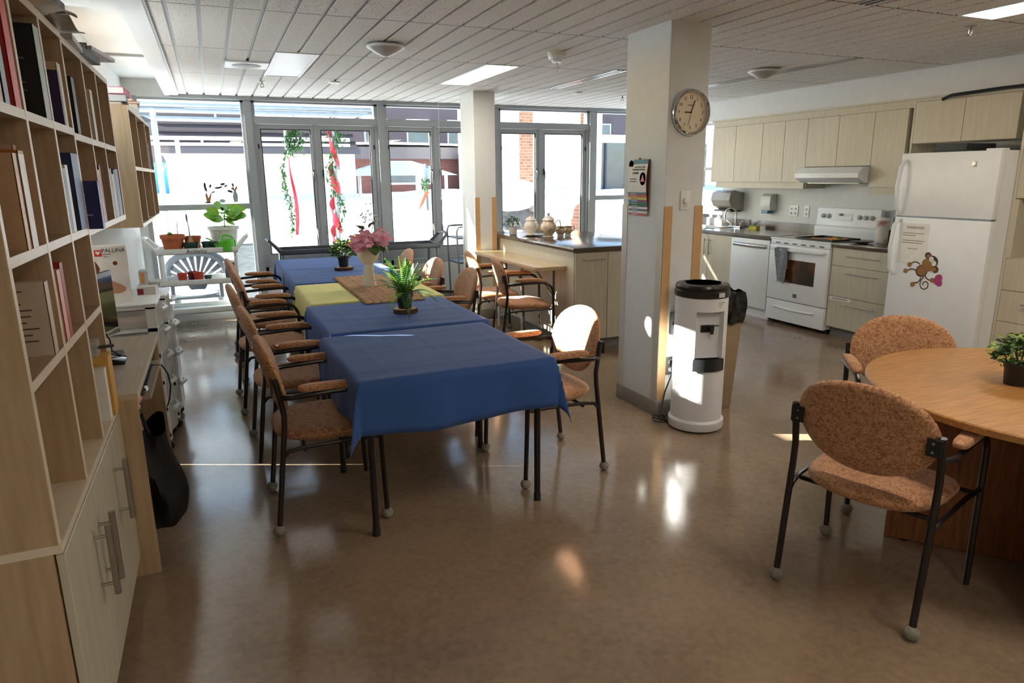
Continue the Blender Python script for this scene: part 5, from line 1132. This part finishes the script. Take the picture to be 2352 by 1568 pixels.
# fridge
FXF = 5.25; FY0, FY1 = 3.295, 4.085
fr = thing('refrigerator', 'white top-freezer refrigerator with a monkey sticker and paper notice', 'refrigerator', (5.65, 3.69, 0))
BX('cabinet', (FXF+.075, XR-.06, FY0, FY1, .03, 1.715), m_white, fr, smooth=False)
def fdoor(nm, z0, z1):
    f = lambda y: FXF + .012*abs((y-(FY0+FY1)/2)/((FY1-FY0)/2))**4
    n = 16; ys = [FY0+(FY1-FY0)*i/n for i in range(n+1)]
    po = [(f(y), y) for y in ys] + [(FXF+.07, FY1), (FXF+.07, FY0)]
    return MB().prism(po, z0, z1).build(nm, m_white, fr, ang=30, bevel=.004)
dfz = fdoor('freezer_door', 1.218, 1.715); dfr = fdoor('fridge_door', .08, 1.205)
BX('door_gap', (FXF+.012, FXF+.07, FY0+.01, FY1-.01, 1.205, 1.218), M('grey_gasket', '7d8790', .4, .3), fr, smooth=False)
for dd, z0, z1 in ((dfz, 1.235, 1.66), (dfr, .73, 1.19)): MB().tube([(FXF+.0, FY1-.05, z0), (FXF-.045, FY1-.045, z0+.05), (FXF-.058, FY1-.04, (z0+z1)/2), (FXF-.045, FY1-.045, z1-.05), (FXF+.0, FY1-.05, z1)], [.014, .016, .016, .016, .014], 10).build('handle', m_white, dd)
MB().box(FXF+.02, FXF+.10, FY0+.0, FY0+.12, 1.715, 1.73).build('hinge_cover', m_wplas, fr, bevel=.004)
MB().box(FXF+.08, XR-.08, FY0+.02, FY1-.02, 0, .03).build('base_grille', m_blk, fr, smooth=False)
MB().box(FXF-.001, FXF+.006, FY0+.16, FY0+.195, 1.60, 1.64).build('badge', m_steel, fr, bevel=.001)
LX = Matrix(((0, 0, -1), (-1, 0, 0), (0, 1, 0)))       # 2-D print plane facing -X: x -> -Y, y -> Z
def fpos(y, z, d=.001): return (FXF-d+.012*abs((y-3.69)/.395)**4, y, z)
nt_ = thing('paper_notice', 'white paper notice taped to the fridge door', 'notice', fpos(3.87, .92, .002)); MB().prism([(-.13, -.16), (.13, -.16), (.13, .16), (-.13, .16)], 0, .0006, LX, fpos(3.885, 1.0)).build('sheet', m_paper, nt_, smooth=False)
text('AVIS/NOTICE', .026, m_ink, nt_, fpos(3.88, 1.125, .002), (R(90), 0, R(-90)))
for i, (L_, z_) in enumerate(((.19, 1.08), (.12, 1.062), (.2, 1.02), (.18, 1.002))): MB().prism([(-.1, -.0022), (-.1+L_, -.0022), (-.1+L_, .0022), (-.1, .0022)], 0, .0003, LX, fpos(3.885, z_, .0018)).build('text_line', M('grey_ink'), nt_, smooth=False)
text('Thank you, Merci', .0135, m_ink, nt_, fpos(3.885, .955, .002), (R(90), 0, R(-90)))
mk = thing('monkey_sticker', 'brown cartoon monkey sticker holding a pink heart on the fridge', 'sticker', fpos(3.76, .70, .003))
m_mb = M('sticker_brown', '4a2a1a', .5); m_mt = M('sticker_tan', '93692c', .5); m_ht = M('sticker_pink', 'a83a70', .5)
mkc = (3.765, .80)
def mpol(pts, mat, nm, d): MB().prism(pts, 0, .0004, LX, fpos(mkc[0], mkc[1], .002+d)).build(nm, mat, mk, smooth=False)
def oval(cx, cy, a, b, rot=0, n=24): return [(cx+a*math.cos(q)*math.cos(R(rot))-b*math.sin(q)*math.sin(R(rot)), cy+a*math.cos(q)*math.sin(R(rot))+b*math.sin(q)*math.cos(R(rot))) for q in [2*math.pi*i/n for i in range(n)]]
def strip(pts, w_):
    L_, R2 = [], []
    for i, p in enumerate(pts):
        a, b = pts[max(0, i-1)], pts[min(len(pts)-1, i+1)]; dx, dy_ = b[0]-a[0], b[1]-a[1]; l = math.hypot(dx, dy_); nx, ny = -dy_/l*w_/2, dx/l*w_/2
        L_.append((p[0]+nx, p[1]+ny)); R2.append((p[0]-nx, p[1]-ny))
    mb = MB(); n = len(pts); return mb.add([(x, y, 0) for x, y in L_+R2], [(i, i+1, n+i+1, n+i) for i in range(n-1)])
def mstrip(pts, w_, nm, d): strip(pts, w_).xf(Matrix.Translation(Vector(fpos(mkc[0], mkc[1], .002+d))) @ LX.to_4x4()).build(nm, m_mb, mk, smooth=False)
S = .00104*1.0   # metres per sticker unit
def sp(x, y): return ((x-755)*S*.27/1.0, (1020-y)*S*.27/1.0)
S = .00105*1.55
def spx(L): return [sp(*q) for q in L]
def sov(cx, cy, a, b, rot=0): c = sp(cx, cy); k_ = S*.27; return oval(c[0], c[1], a*k_, b*k_, rot)
mpol(sov(725, 1055, 118, 112, 30), m_mb, 'body_outline', 0); mpol(sov(728, 1050, 96, 92, 30), m_mt, 'belly', .0005)
mpol(sov(900, 870, 120, 115), m_mb, 'head', .0008); mpol(sov(815, 760, 62, 58), m_mb, 'ear', .0009); mpol(sov(985, 1000, 62, 60), m_mb, 'ear', .0009); mpol(sov(825, 775, 38, 36), m_mt, 'inner_ear', .0013); mpol(sov(965, 1000, 38, 36), m_mt, 'inner_ear', .0013)
mpol(sov(830, 935, 125, 105, -45), m_mt, 'muzzle', .0015); mpol(sov(890, 825, 45, 52, 20), m_paper, 'eye', .0018); mpol(sov(945, 890, 45, 52, 20), m_paper, 'eye', .0018); mpol(sov(882, 835, 9, 9), m_ink, 'pupil', .0022); mpol(sov(918, 884, 9, 9), m_ink, 'pupil', .0022)
for L in ([(680, 940), (620, 905), (560, 905), (500, 935)], [(620, 1060), (560, 1040), (500, 1045), (450, 1075)], [(730, 1180), (710, 1240), (670, 1280), (610, 1290)], [(800, 1120), (830, 1170), (880, 1200), (930, 1205)]): mstrip(spx(L), 22*S*.27, 'limb', .0003)
tail = [(785, 1160), (740, 1220), (725, 1300), (760, 1370), (830, 1385), (885, 1340), (885, 1270), (840, 1235), (795, 1255), (780, 1300), (800, 1305)]; mstrip(spx(tail), 20*S*.27, 'tail', .0004)
for x, y in ((470, 965), (405, 1090), (580, 1325), (955, 1200)): mpol(sov(x, y, 45, 45), m_mt, 'paw', .0006)
mpol(spx([(975, 1190), (1010, 1110), (1060, 1075), (1110, 1080), (1140, 1120), (1130, 1180), (1150, 1230), (1135, 1280), (1090, 1297), (1040, 1275), (990, 1240)]), m_ht, 'heart', .0008)
fb = thing('storage_box', 'dark grey flat boxes stacked on top of the fridge', 'box', (5.55, 3.82, 1.716))
MB().box(5.6, 6.0, 3.74, 4.2-.12, 1.7165, 1.735).build('lower_box', M('charcoal_box', '3a3d40', .6), fb, bevel=.003); MB().box(5.62, 5.98, 3.80, 4.06, 1.7355, 1.79).build('upper_box', M('charcoal_box'), fb, bevel=.003)
# tall unit right of fridge
tu = thing('tall_cabinet', 'tall pale wood cabinet with open niche and drawers right of the fridge', 'cabinet', (5.8, 2.95, 0))
TY0, TY1 = 2.5, 3.27
BX('upper_body', (KX+.02, XR-.001, TY0, TY1, 1.365, 2.2), m_lam, tu, smooth=False); front('door', 2.885, TY1, 1.37, 2.17, tu); front('door', TY0, 2.885, 1.37, 2.17, tu)
BX('side_panel', (KX, XR-.001, TY1, TY1+.02, .1, 2.19), m_lam, tu, smooth=False)
MB().box(KX+.0, XR-.001, TY1-.03, TY1, .93, 1.365).box(KX, XR-.001, TY0, TY0+.03, .93, 1.365).box(XR-.02, XR-.001, TY0, TY1, .93, 1.365).build('niche', m_lam, tu, smooth=False)
BX('lower_body', (KX+.02, XR-.001, TY0, TY1, .1, .93), m_lam, tu, smooth=False); BX('toe_kick', (KX+.07, XR-.001, TY0, TY1, 0, .1), m_toe, tu, smooth=False)
for z0, z1 in ((.69, .928), (.45, .69), (.1, .45)): d = front('drawer', TY0, TY1, z0, z1, tu); hbar(d, KX, 2.74, 3.10, z1-.09)
cv = thing('metal_channel', 'dark metal track fixed above the fridge cabinet', 'metal track', (5.8, 3.6, 2.21)); MB().tube([(5.79, 4.18, 2.165), (5.785, 4.1, 2.19), (5.78, 3.7, 2.2), (5.78, 3.0, 2.2)], .014, 8).build('track', M('dark_metal', '3b3f42', .35, .8), cv); MB().box(5.775, 5.84, 3.1, 3.13, 2.185, 2.215).build('clip', M('dark_metal'), cv, smooth=False)
# wall items
td = thing('towel_dispenser', 'grey paper towel dispenser on the wall over the sink', 'dispenser', (6.05, 7.18, 1.12))
MB().prism([(0, 0), (0, .22), (-.15, .25), (-.22, .22), (-.24, .13), (-.2, .05), (-.1, .0)], 6.93, 7.28, Matrix(((1, 0, 0), (0, 0, 1), (0, 1, 0))), (XR-.001, 0, 1.12)).build('cover', M('grey_dispenser', 'a09c94', .35), td, bevel=.01)
MB().box(XR-.19, XR-.02, 6.95, 7.26, 1.105, 1.125).build('outlet_slot', m_blk, td, smooth=False)
sd_ = thing('soap_dispenser', 'white soap dispenser with a blue push bar on the kitchen wall', 'dispenser', (6.1, 6.49, 1.10))
MB().prism([(0, .05), (0, .24), (-.06, .245), (-.1, .22), (-.11, .12), (-.1, .05)], 6.37, 6.53, Matrix(((1, 0, 0), (0, 0, 1), (0, 1, 0))), (XR-.001, 0, 1.09)).build('housing', M('soap_white', 'c9cac6', .35), sd_, bevel=.008); MB().box(XR-.11, XR-.02, 6.40, 6.50, 1.105, 1.14).build('push_bar', M('soap_blue', '2f6f8c', .3), sd_, bevel=.004)
for y0, y1, lb_ in ((6.03, 6.16, 'white double outlet plate on the kitchen wall left of the stove'), (5.87, 5.94, 'grey single outlet plate on the kitchen wall next to the stove')):
    o_ = thing('wall_outlet', lb_, 'outlet', (XR-.01, (y0+y1)/2, 1.085)); MB().box(XR-.008, XR-.0005, y0, y1, 1.085, 1.21).build('plate', m_wplas, o_, bevel=.001)
    for zz in (1.12, 1.17):
        for yy in ([y0+.035, y1-.035] if y1-y0 > .1 else [(y0+y1)/2]): MB().box(XR-.0095, XR-.008, yy-.012, yy+.012, zz-.012, zz+.012).build('socket', M('grey_socket', '8a8a88', .4), o_, smooth=False)
tv = thing('flat_screen', 'black flat screen standing edge-on at the counter end by the window', 'screen', (5.95, 7.75, KC)); MB().box(5.80, 6.13, 7.80, 7.83, KC+.03, KC+.52).build('panel', m_blk, tv, bevel=.004); MB().box(5.88, 6.05, 7.74, 7.9, KC, KC+.012).tube([(5.965, 7.815, KC), (5.965, 7.815, KC+.05)], .015, 8).build('stand', m_blk, tv)
# ================================================================== OUTSIDE
m_snow = M('snow', 'eef1f5', .8, var=.03, scale=1.5, bump=.3, bscale=3)
def gz(x, y):
    t = max(0, min(1, (y-9.4)/6.5)); s = t*t*(3-2*t)
    return -.2 + 1.33*s + .06*math.sin(.7*x+.4*y)*s + .03*math.sin(1.9*x-.8*y)*s
NX, NY = 60, 60
struct('snow_ground', MB().grid(lambda u, v: (-30+66*u, 8.62+46*v*v, gz(-30+66*u, 8.62+46*v*v)), NX, NY), m_snow)
struct('snow_ground', MB().box(-30, XL-.16, -12, 8.62, -.4, -.2), m_snow, smooth=False)
struct('snow_ground', MB().box(XR+.16, 36, -12, 8.62, -.4, -.2), m_snow, smooth=False)
m_cream = M('cream_stucco', 'd9cfbc', .85, var=.05, scale=3); m_broof = M('brown_metal_roof', '3f3331', .6, var=.06); m_mbrick = None
def brickmat(name, c1, c2, mortar, sc=4.0):
    m = bpy.data.materials.new(name); m.use_nodes = True; t = m.node_tree; b = t.nodes['Principled BSDF']
    tc = t.nodes.new('ShaderNodeTexCoord'); mp = t.nodes.new('ShaderNodeMapping'); mp.inputs['Rotation'].default_value = (R(90), 0, 0); t.links.new(tc.outputs['Object'], mp.inputs[0])
    br = t.nodes.new('ShaderNodeTexBrick'); br.inputs['Scale'].default_value = sc; br.inputs['Color1'].default_value = (*lin(hx(c1)), 1); br.inputs['Color2'].default_value = (*lin(hx(c2)), 1); br.inputs['Mortar'].default_value = (*lin(hx(mortar)), 1); br.inputs['Mortar Size'].default_value = .015
    t.links.new(mp.outputs[0], br.inputs['Vector']); t.links.new(br.outputs['Color'], b.inputs['Base Color']); b.inputs['Roughness'].default_value = .85
    return m
m_brick = brickmat('red_brick', '5e302a', '4b2420', '6d605a'); m_brickt = brickmat('tan_brick', 'a9765a', '8f5f48', 'b5a595')
m_fascia = M('grey_fascia', '4c484d', .7); m_win = M('house_window_glass', '3c4a56', .1, var=.2, scale=2, spec=.7); m_wtrim = M('white_trim', 'e3e4e6', .6)
def win(par, x0, x1, y, z0, z1):
    f = MB().box(x0, x1, y-.03, y+.02, z0, z1).build('window', m_wtrim, par, smooth=False); BX('pane', (x0+.06, x1-.06, y-.04, y-.03, z0+.06, z1-.06), m_win, f, smooth=False)
b1 = thing('cream_building', 'cream stucco building with brown ribbed roof beyond the left windows', 'building', (.6, 18, 1.0))
BX('wall', (-.72, 3.05, 16, 20, .6, 2.2), m_cream, b1, smooth=False)
rf_ = MB().add([(-.95, 15.75, 2.16), (3.1, 15.75, 2.16), (3.1, 17.6, 3.25), (-.95, 17.6, 3.25), (-.95, 20.2, 2.16), (3.1, 20.2, 2.16)], [(0, 1, 2, 3), (3, 2, 5, 4), (0, 3, 4), (1, 5, 2), (0, 4, 5, 1)]).build('roof', m_broof, b1, smooth=False)
for i in range(6): q = .02+.16*i; MB().tube([(-.95, 15.75+1.85*q, 2.18+1.09*q), (3.1, 15.75+1.85*q, 2.18+1.09*q)], .02, 6).build('roof_rib', M('roof_rib', '5d5250', .5), rf_)
BX('fascia', (-.96, 3.12, 15.70, 15.75, 2.08, 2.2), m_fascia, b1, smooth=False)
MB().tube([(-.8, 15.9, 2.1), (-.74, 15.97, 1.95), (-.74, 15.97, 1.0)], .035, 8).build('downspout', m_wtrim, b1)
b2 = thing('brick_building', 'low red brick building with grey fascia and snow on its roof', 'building', (9, 24, 1.0))
BX('wall', (3.15, 17, 22, 27, .8, 2.16), m_brick, b2, smooth=False); BX('fascia', (3.0, 17.2, 21.8, 27, 2.14, 2.5), m_fascia, b2, smooth=False)
MB().grid(lambda u, v: (3.0+14.2*u, 21.75+5.2*v, 2.5+.13*math.sin(math.pi*min(1, v*6+.15)/2)+.04*math.sin(9*u)), 40, 8).build('roof_snow', m_snow, b2); win(b2, 4.9, 6.9, 22, 1.35, 1.86)
BX('white_pilaster', (3.1, 3.35, 21.95, 22.1, .8, 2.2), m_wtrim, b2, smooth=False)
b3 = thing('apartment_block', 'grey-brown apartment block with windows behind the brick building', 'building', (11, 38, 1)); BX('wall', (4.5, 24, 36, 42, .8, 9), M('mauve_brick', '55494e', .85, var=.06), b3, smooth=False)
for i in range(8):
    for k in range(2): win(b3, 5.2+2.2*i, 6.4+2.2*i, 36, 3.0+2.9*k, 4.5+2.9*k)
b4 = thing('apartment_block', 'white and grey apartment block with balconies at the far left', 'building', (-3, 31, 1)); BX('wall', (-7, -.95, 29, 34, .8, 8), M('grey_siding', '5f6168', .8), b4, smooth=False)
for k in range(3):
    win(b4, -1.75, -1.15, 29, 1.5+1.5*k, 2.5+1.5*k); win(b4, -2.9, -2.2, 29, 1.5+1.5*k, 2.5+1.5*k); BX('balcony_rail', (-4, -.95, 28.6, 28.7, 1.3+1.5*k, 1.42+1.5*k), m_wtrim, b4, smooth=False)
BX('corner_post', (-1.12, -.97, 28.6, 29, .8, 8), m_wtrim, b4, smooth=False)
tk = thing('blue_container', 'blue sign panel with white letters far behind the left window', 'sign', (-1.3, 24, 1.0)); BX('panel', (-2.4, -1.0, 23.9, 24.3, 1.1, 2.08), M('sign_blue', '2f86c4', .5), tk, smooth=False); text('VI', .42, m_wtrim, tk, (-1.25, 23.89, 1.84)); BX('base', (-2.3, -1.1, 24.0, 24.2, .8, 1.1), m_fascia, tk, smooth=False)
b5 = thing('white_building', 'bright white building wall with glazed corner beyond the right windows', 'building', (12, 22, 1)); BX('wall', (7.4, 11.2, 19, 21.5, .6, 4.2), M('white_stucco', 'e6e7e6', .8), b5, smooth=False); BX('glass_wing', (11.2, 16, 20, 21.5, .6, 2.7), m_win, b5, smooth=False); MB().box(11.2, 16.2, 19.9, 21.5, 2.6, 2.85).build('wing_roof', m_snow, b5, smooth=False)
for x in (11.9, 12.7, 13.5): BX('glazing_bar', (x, x+.06, 19.94, 20, .6, 2.6), m_fascia, b5, smooth=False)
for i, (x, y, z1, lb_) in enumerate(((6.3, 14, 3.2, 'brick pier with a metal bracket seen through the right casement'), (6.03, 11, 3.0, 'slim brick pier at the right side of the right casement'))):
    pr_ = thing('brick_pier', lb_, 'pier', (x, y, 0)); BX('shaft', (x-.16 if i == 0 else x-.07, x+.16 if i == 0 else x+.07, y-.15, y+.15, 0, z1), m_brickt, pr_, smooth=False); BX('cap', (x-.2, x+.2, y-.2, y+.2, z1, z1+.1), m_wtrim, pr_, smooth=False)
sw_ = thing('stone_wall', 'low fieldstone wall under snow outside the right casement', 'stone wall', (4.9, 11.2, 0)); rs = random.Random(4)
m_stone = [M('fieldstone_%d' % i, c, .9, var=.15, scale=9) for i, c in enumerate(('8f8a82', '6f6c6a', 'a39a8a'))]
for i in range(46): x = 4.3+rs.uniform(0, 1.0); z_ = rs.uniform(.2, 1.3)*(1-.35*abs(x-4.8)); MB().ell((x, 11.1+rs.uniform(-.08, .08), z_+.1), (rs.uniform(.07, .13), .1, rs.uniform(.05, .09)), 8, 5).build('stone', m_stone[i % 3], sw_)
MB().ell((4.75, 11.15, 1.25), (.62, .4, .28), 20, 10).build('snow_cap', m_snow, sw_); BX('wall_core', (4.3, 5.3, 11.1, 11.4, -.2, 1.15), m_stone[1], sw_, smooth=False)
for i, (x, y, s) in enumerate(((6.75, 10.6, .5), (5.0, 10.1, .4), (7.6, 12.6, .8), (3.75, 10.4, .35))): o = MB().ell((x, y, gz(x, y)), (s*1.3, s, s*.7), 20, 10).build('snow_heap', m_snow); tag(o, ('snow heap by the slim brick pier', 'snow heap in front of the stone wall', 'largest snow heap beyond the brick piers', 'small snow heap left of the stone wall')[i], 'snow heap')
# gazebo
gz_ = thing('gazebo', 'snow-covered white garden gazebo frame in front of the brick building', 'gazebo', (4.4, 17.4, 1.0))
m_gw = M('white_gazebo_paint', 'f0f1f2', .6)
for x in (3.15, 3.55, 4.0, 4.75, 5.15, 5.5):
    y = 17 if x not in (3.55, 5.15) else 18.2
    MB().tube([(x+(.1 if x < 4.4 else -.1)*0, y, .95), (x, y, 1.62+.2*(1-abs(x-4.35)/1.2))], .045, 8).build('post', m_gw, gz_)
MB().add([(2.95, 16.8, 1.62), (5.75, 16.8, 1.62), (5.75, 18.4, 1.62), (2.95, 18.4, 1.62), (4.05, 17.5, 1.98), (4.75, 17.5, 1.98)], [(0, 1, 5, 4), (1, 2, 5), (2, 3, 4, 5), (3, 0, 4), (3, 2, 1, 0)]).build('roof', m_snow, gz_, smooth=False)
for z_ in (1.2, 1.12): MB().tube([(3.6, 16.98, z_), (5.0, 16.98, z_)], .03, 6).build('rail', m_gw, gz_)
# decorated poles
m_pole = M('galvanised_pole', 'a5adb2', .4, .4); m_gar = M('garland_green', '35602c', .8, var=.3, scale=12); m_rib = M('red_ribbon', 'c4283c', .6, var=.12, scale=6); m_or = M('orange_ribbon', 'e0562c', .6)
def garland(mb, pts, r, n, seed):
    rn = random.Random(seed)
    for i in range(n):
        p = pts[rn.randrange(len(pts))]; q = Vector(p)+Vector((rn.gauss(0, r), rn.gauss(0, r), rn.gauss(0, r))); leafmesh(mb, q, (rn.uniform(-1, 1), rn.uniform(-1, 1), rn.uniform(-1, 1)), .07, .03, (0, 0, 1), .2, 2)
g1 = thing('decorated_pole', 'thin outdoor pole with green garland and hanging red ribbon outside the first pane', 'pole', (1.11, 11, .2)); MB().tube([(1.06, 11, -.1), (1.09, 11, 1.3), (1.10, 11, 2.9)], .022, 8).build('pole', m_wtrim, g1)
mb = MB(); garland(mb, [(1.17+.09*math.cos(q)+.03, 11, 2.12+.11*math.sin(q)) for q in [i*.3 for i in range(21)]], .045, 420, 1); mb.build('wreath', m_gar, g1, ang=180, kind='stuff')
mb = MB(); garland(mb, [(1.06+.05*math.sin(7*i/20), 10.97, .75+1.2*i/20) for i in range(21)], .018, 210, 2); mb.build('garland', m_gar, g1, ang=180, kind='stuff')
MB().grid(lambda u, v: (1.14+.03*math.sin(5*v)+(.035*(1-v*.6))*(u-.5)*2*(.4+.6*math.sin(math.pi*min(1, v+.1))), 10.93+.02*math.sin(9*v+4*u), .73+1.15*v), 6, 24).build('ribbon', m_rib, g1)
g2 = thing('decorated_pole', 'grey outdoor pole wound with wide red ribbon and garland outside the second pane', 'pole', (1.7, 10.5, 0)); MB().tube([(1.66, 10.5, -.2), (1.70, 10.5, 1.2), (1.745, 10.5, 2.95)], .036, 10).build('pole', m_pole, g2)
for k, (z0, z1) in enumerate(((.35, .75), (.72, 1.15), (1.3, 1.62), (1.65, 2.3))):
    MB().grid(lambda u, v, z0=z0, z1=z1: (1.66+.04*((z0+(z1-z0)*v)/1.3)-.02+(.07+.015*math.sin(7*v+3*u))*math.cos(-4.6*v-.4), 10.5+.07*math.sin(-4.6*v-.4), z0+(z1-z0)*v+.2*u), 8, 22).build('ribbon', m_rib, g2)
MB().grid(lambda u, v: (1.665+(.10-.05*v)*math.cos(2*math.pi*u)*(1+.15*math.sin(10*math.pi*u)), 10.5+(.09-.045*v)*math.sin(2*math.pi*u), .2+.38*v), 20, 6).build('ribbon_skirt', M('sheer_ribbon', 'b05a68', .7), g2)
mb = MB(); garland(mb, [(1.69+.07*math.sin(4.6*i/14), 10.45, .75+1.5*i/24) for i in range(25)], .035, 300, 3); garland(mb, [(1.78, 10.5, 2.3), (1.74, 10.5, 2.15)], .07, 120, 4); mb.build('garland', m_gar, g2, ang=180, kind='stuff')
lp = thing('lamp_post', 'garden lamp post with wreath and orange ribbon in front of the gazebo', 'lamp post', (4.1, 14, .6)); MB().tube([(4.12, 14, .4), (4.09, 14, 1.5)], [.045, .025], 10).build('post', M('dark_green_post', '4c5a5e', .5), lp); MB().lathe([(.04, 0), (.09, .05), (.1, .25), (.05, .3), (0, .34)], (4.09, 14, 1.5), 10).build('lantern', M('grey_lantern', '7c8890', .4), lp)
mb = MB(); garland(mb, [(4.07, 13.95, 1.3+.03*i) for i in range(9)], .05, 160, 5); mb.build('wreath', m_gar, lp, ang=180, kind='stuff'); MB().add([(4.06, 13.9, 1.32), (4.12, 13.9, 1.28), (3.98, 13.88, 1.02), (3.88, 13.9, .9), (3.93, 13.88, 1.05)], [(0, 1, 2, 3, 4)]).build('ribbon', m_or, lp, smooth=False)
# patio canopy
cn_ = thing('patio_canopy', 'metal pipe patio canopy with corrugated panels outside the left windows', 'canopy', (.5, 11, 0))
m_cor = M('corrugated_panel', 'aeb8c0', .5, .2, var=.05)
for i in range(13):
    y = 9.75+.27*i
    MB().add([(-3.7, y, 3.05), (-3.7, y+.23, 3.05), (2.25, y+.23, 2.50), (2.25, y, 2.50), (-3.7, y, 3.08), (-3.7, y+.23, 3.08), (2.25, y+.23, 2.53), (2.25, y, 2.53)], [(3, 2, 1, 0), (4, 5, 6, 7), (0, 1, 5, 4), (1, 2, 6, 5), (2, 3, 7, 6), (3, 0, 4, 7)]).build('canopy_strip', m_cor, cn_, smooth=False)  # unseen left ends lengthened to block sun from the front windows
for y, z_ in ((9.9, 2.47), (9.9, 2.405), (9.9, 2.305), (13, 2.235), (13, 2.14)): MB().tube([(-.95, y, z_), (2.15 if y < 12 else 2.4, y, z_)], .03 if z_ > 2.2 else .024, 8).build('pipe', m_pole if y < 12 else m_gw, cn_)
for x, y, z_ in ((-.56, 9.9, 2.42), (-.43, 13, 2.25)): MB().tube([(x, y, -.2), (x, y, z_)], .035, 8).build('upright_pipe', m_pole if y < 12 else m_gw, cn_)
for x in (.15, 1.1): MB().tube([(x, 9.9, 2.305), (x, 9.9, 2.405)], .016, 6).build('spacer', m_pole, cn_)
for x in (-.05, .75, 1.5): MB().tube([(x, 13, 2.14), (x, 13, 2.235)], .022, 6).build('spacer', m_gw, cn_)
# patio chair behind the cart
pc_ = thing('patio_chair', 'dark grey plastic patio chair with snowy seat outside the left window', 'chair', (-.26, 9.1, -.2))
m_pc = M('grey_resin', '3a4046', .5)
def pback(s): pass
for i in range(10):
    a0, a1 = R(-76+15.6*i), R(-76+15.6*i+11.2)
    def bk_(u, v, a0=a0, a1=a1):
        a_ = a0+(a1-a0)*u; r0, r1 = .10, .335; rr_ = r0+(r1-r0)*v
        return (-.26+rr_*math.sin(a_), 9.17+.09*v, .33+rr_*max(.05, math.cos(a_))*1.02)
    MB().grid(bk_, 3, 5).build('back_slat', m_pc, pc_)
MB().lathe([(0, 0), (.11, 0)], (-.26, 9.165, .33), 20, m=RX(80)).build('back_plate', m_pc, pc_)
MB().tube([(-.26+.34*math.sin(R(q)), 9.26, .34+.35*max(0, math.cos(R(q)))**.6) for q in range(-90, 91, 10)], .05, 8).build('back_rim', m_pc, pc_)
MB().box(-.52, 0, 8.72, 9.2, .2, .235).build('seat', m_pc, pc_, bevel=.015); MB().ell((-.26, 8.95, .24), (.23, .2, .035), 16, 6).build('seat_snow', m_snow, pc_)
for x in (-.52, 0):
    for y in (8.75, 9.18): MB().tube([(x, y, -.2), (x*.9-.02, y, .22)], .03, 8).build('leg', m_pc, pc_)
    MB().tube([(x, 9.22, .42), (x, 8.75, .42), (x, 8.72, .2)], .025, 8).build('arm', m_pc, pc_)
ms_ = thing('woven_screen', 'grey woven privacy screen low outside the left window', 'screen', (.3, 8.85, -.2)); BX('weave', (.18, .62, 8.84, 8.86, -.15, .79), M('grey_weave', '8f959b', .8, var=.35, scale=60, stretch=(.2, 1, 6)), ms_, smooth=False); MB().tube([(.17, 8.85, .8), (.63, 8.85, .8)], .012, 6).build('top_rail', m_alu, ms_)
# window cling
wk = thing('window_cling', 'dark plant-shaped window cling at the bottom of the upper left pane', 'window sticker', (.12, YF+.045, 1.30))
m_ck = M('cling_black', '2a2a34', .6); m_cbr = M('cling_brown', '8a5a35', .6); m_cgy = M('cling_grey', '8f9aa0', .6)
def cling(pts, mat, nm): MB().prism(pts, 0, .0006, RX(90), (0, YF+.047, 0)).build(nm, mat, wk, smooth=False)
for cx, cz, a, b, rt_ in ((-.055, 1.50, .012, .03, 0), (-.05, 1.46, .012, .03, 15), (.0, 1.49, .01, .02, -20), (.13, 1.51, .025, .012, 10), (.07, 1.47, .028, .01, 5), (.10, 1.475, .025, .009, 25), (.16, 1.49, .02, .008, 30), (.20, 1.43, .03, .012, -20), (.025, 1.425, .018, .007, 20), (.235, 1.50, .01, .02, 10)): cling(oval(cx, cz, a, b, rt_), m_ck, 'leaf')
cling([(-.06, 1.40), (-.045, 1.42), (-.03, 1.36), (-.01, 1.40), (.01, 1.43), (-.012, 1.34), (-.02, 1.31), (-.05, 1.31)], m_cbr, 'coral'); cling([(.23, 1.31), (.225, 1.38), (.24, 1.44), (.26, 1.44), (.275, 1.38), (.27, 1.31)], m_cgy, 'vase'); cling([(.21, 1.46), (.24, 1.44), (.26, 1.44), (.28, 1.47), (.27, 1.49), (.25, 1.45), (.235, 1.48)], m_cbr, 'twig')
cling(oval(.11, 1.325, .03, .02), m_cgy, 'rock'); cling(oval(-.04, 1.312, .035, .008), m_ck, 'base')
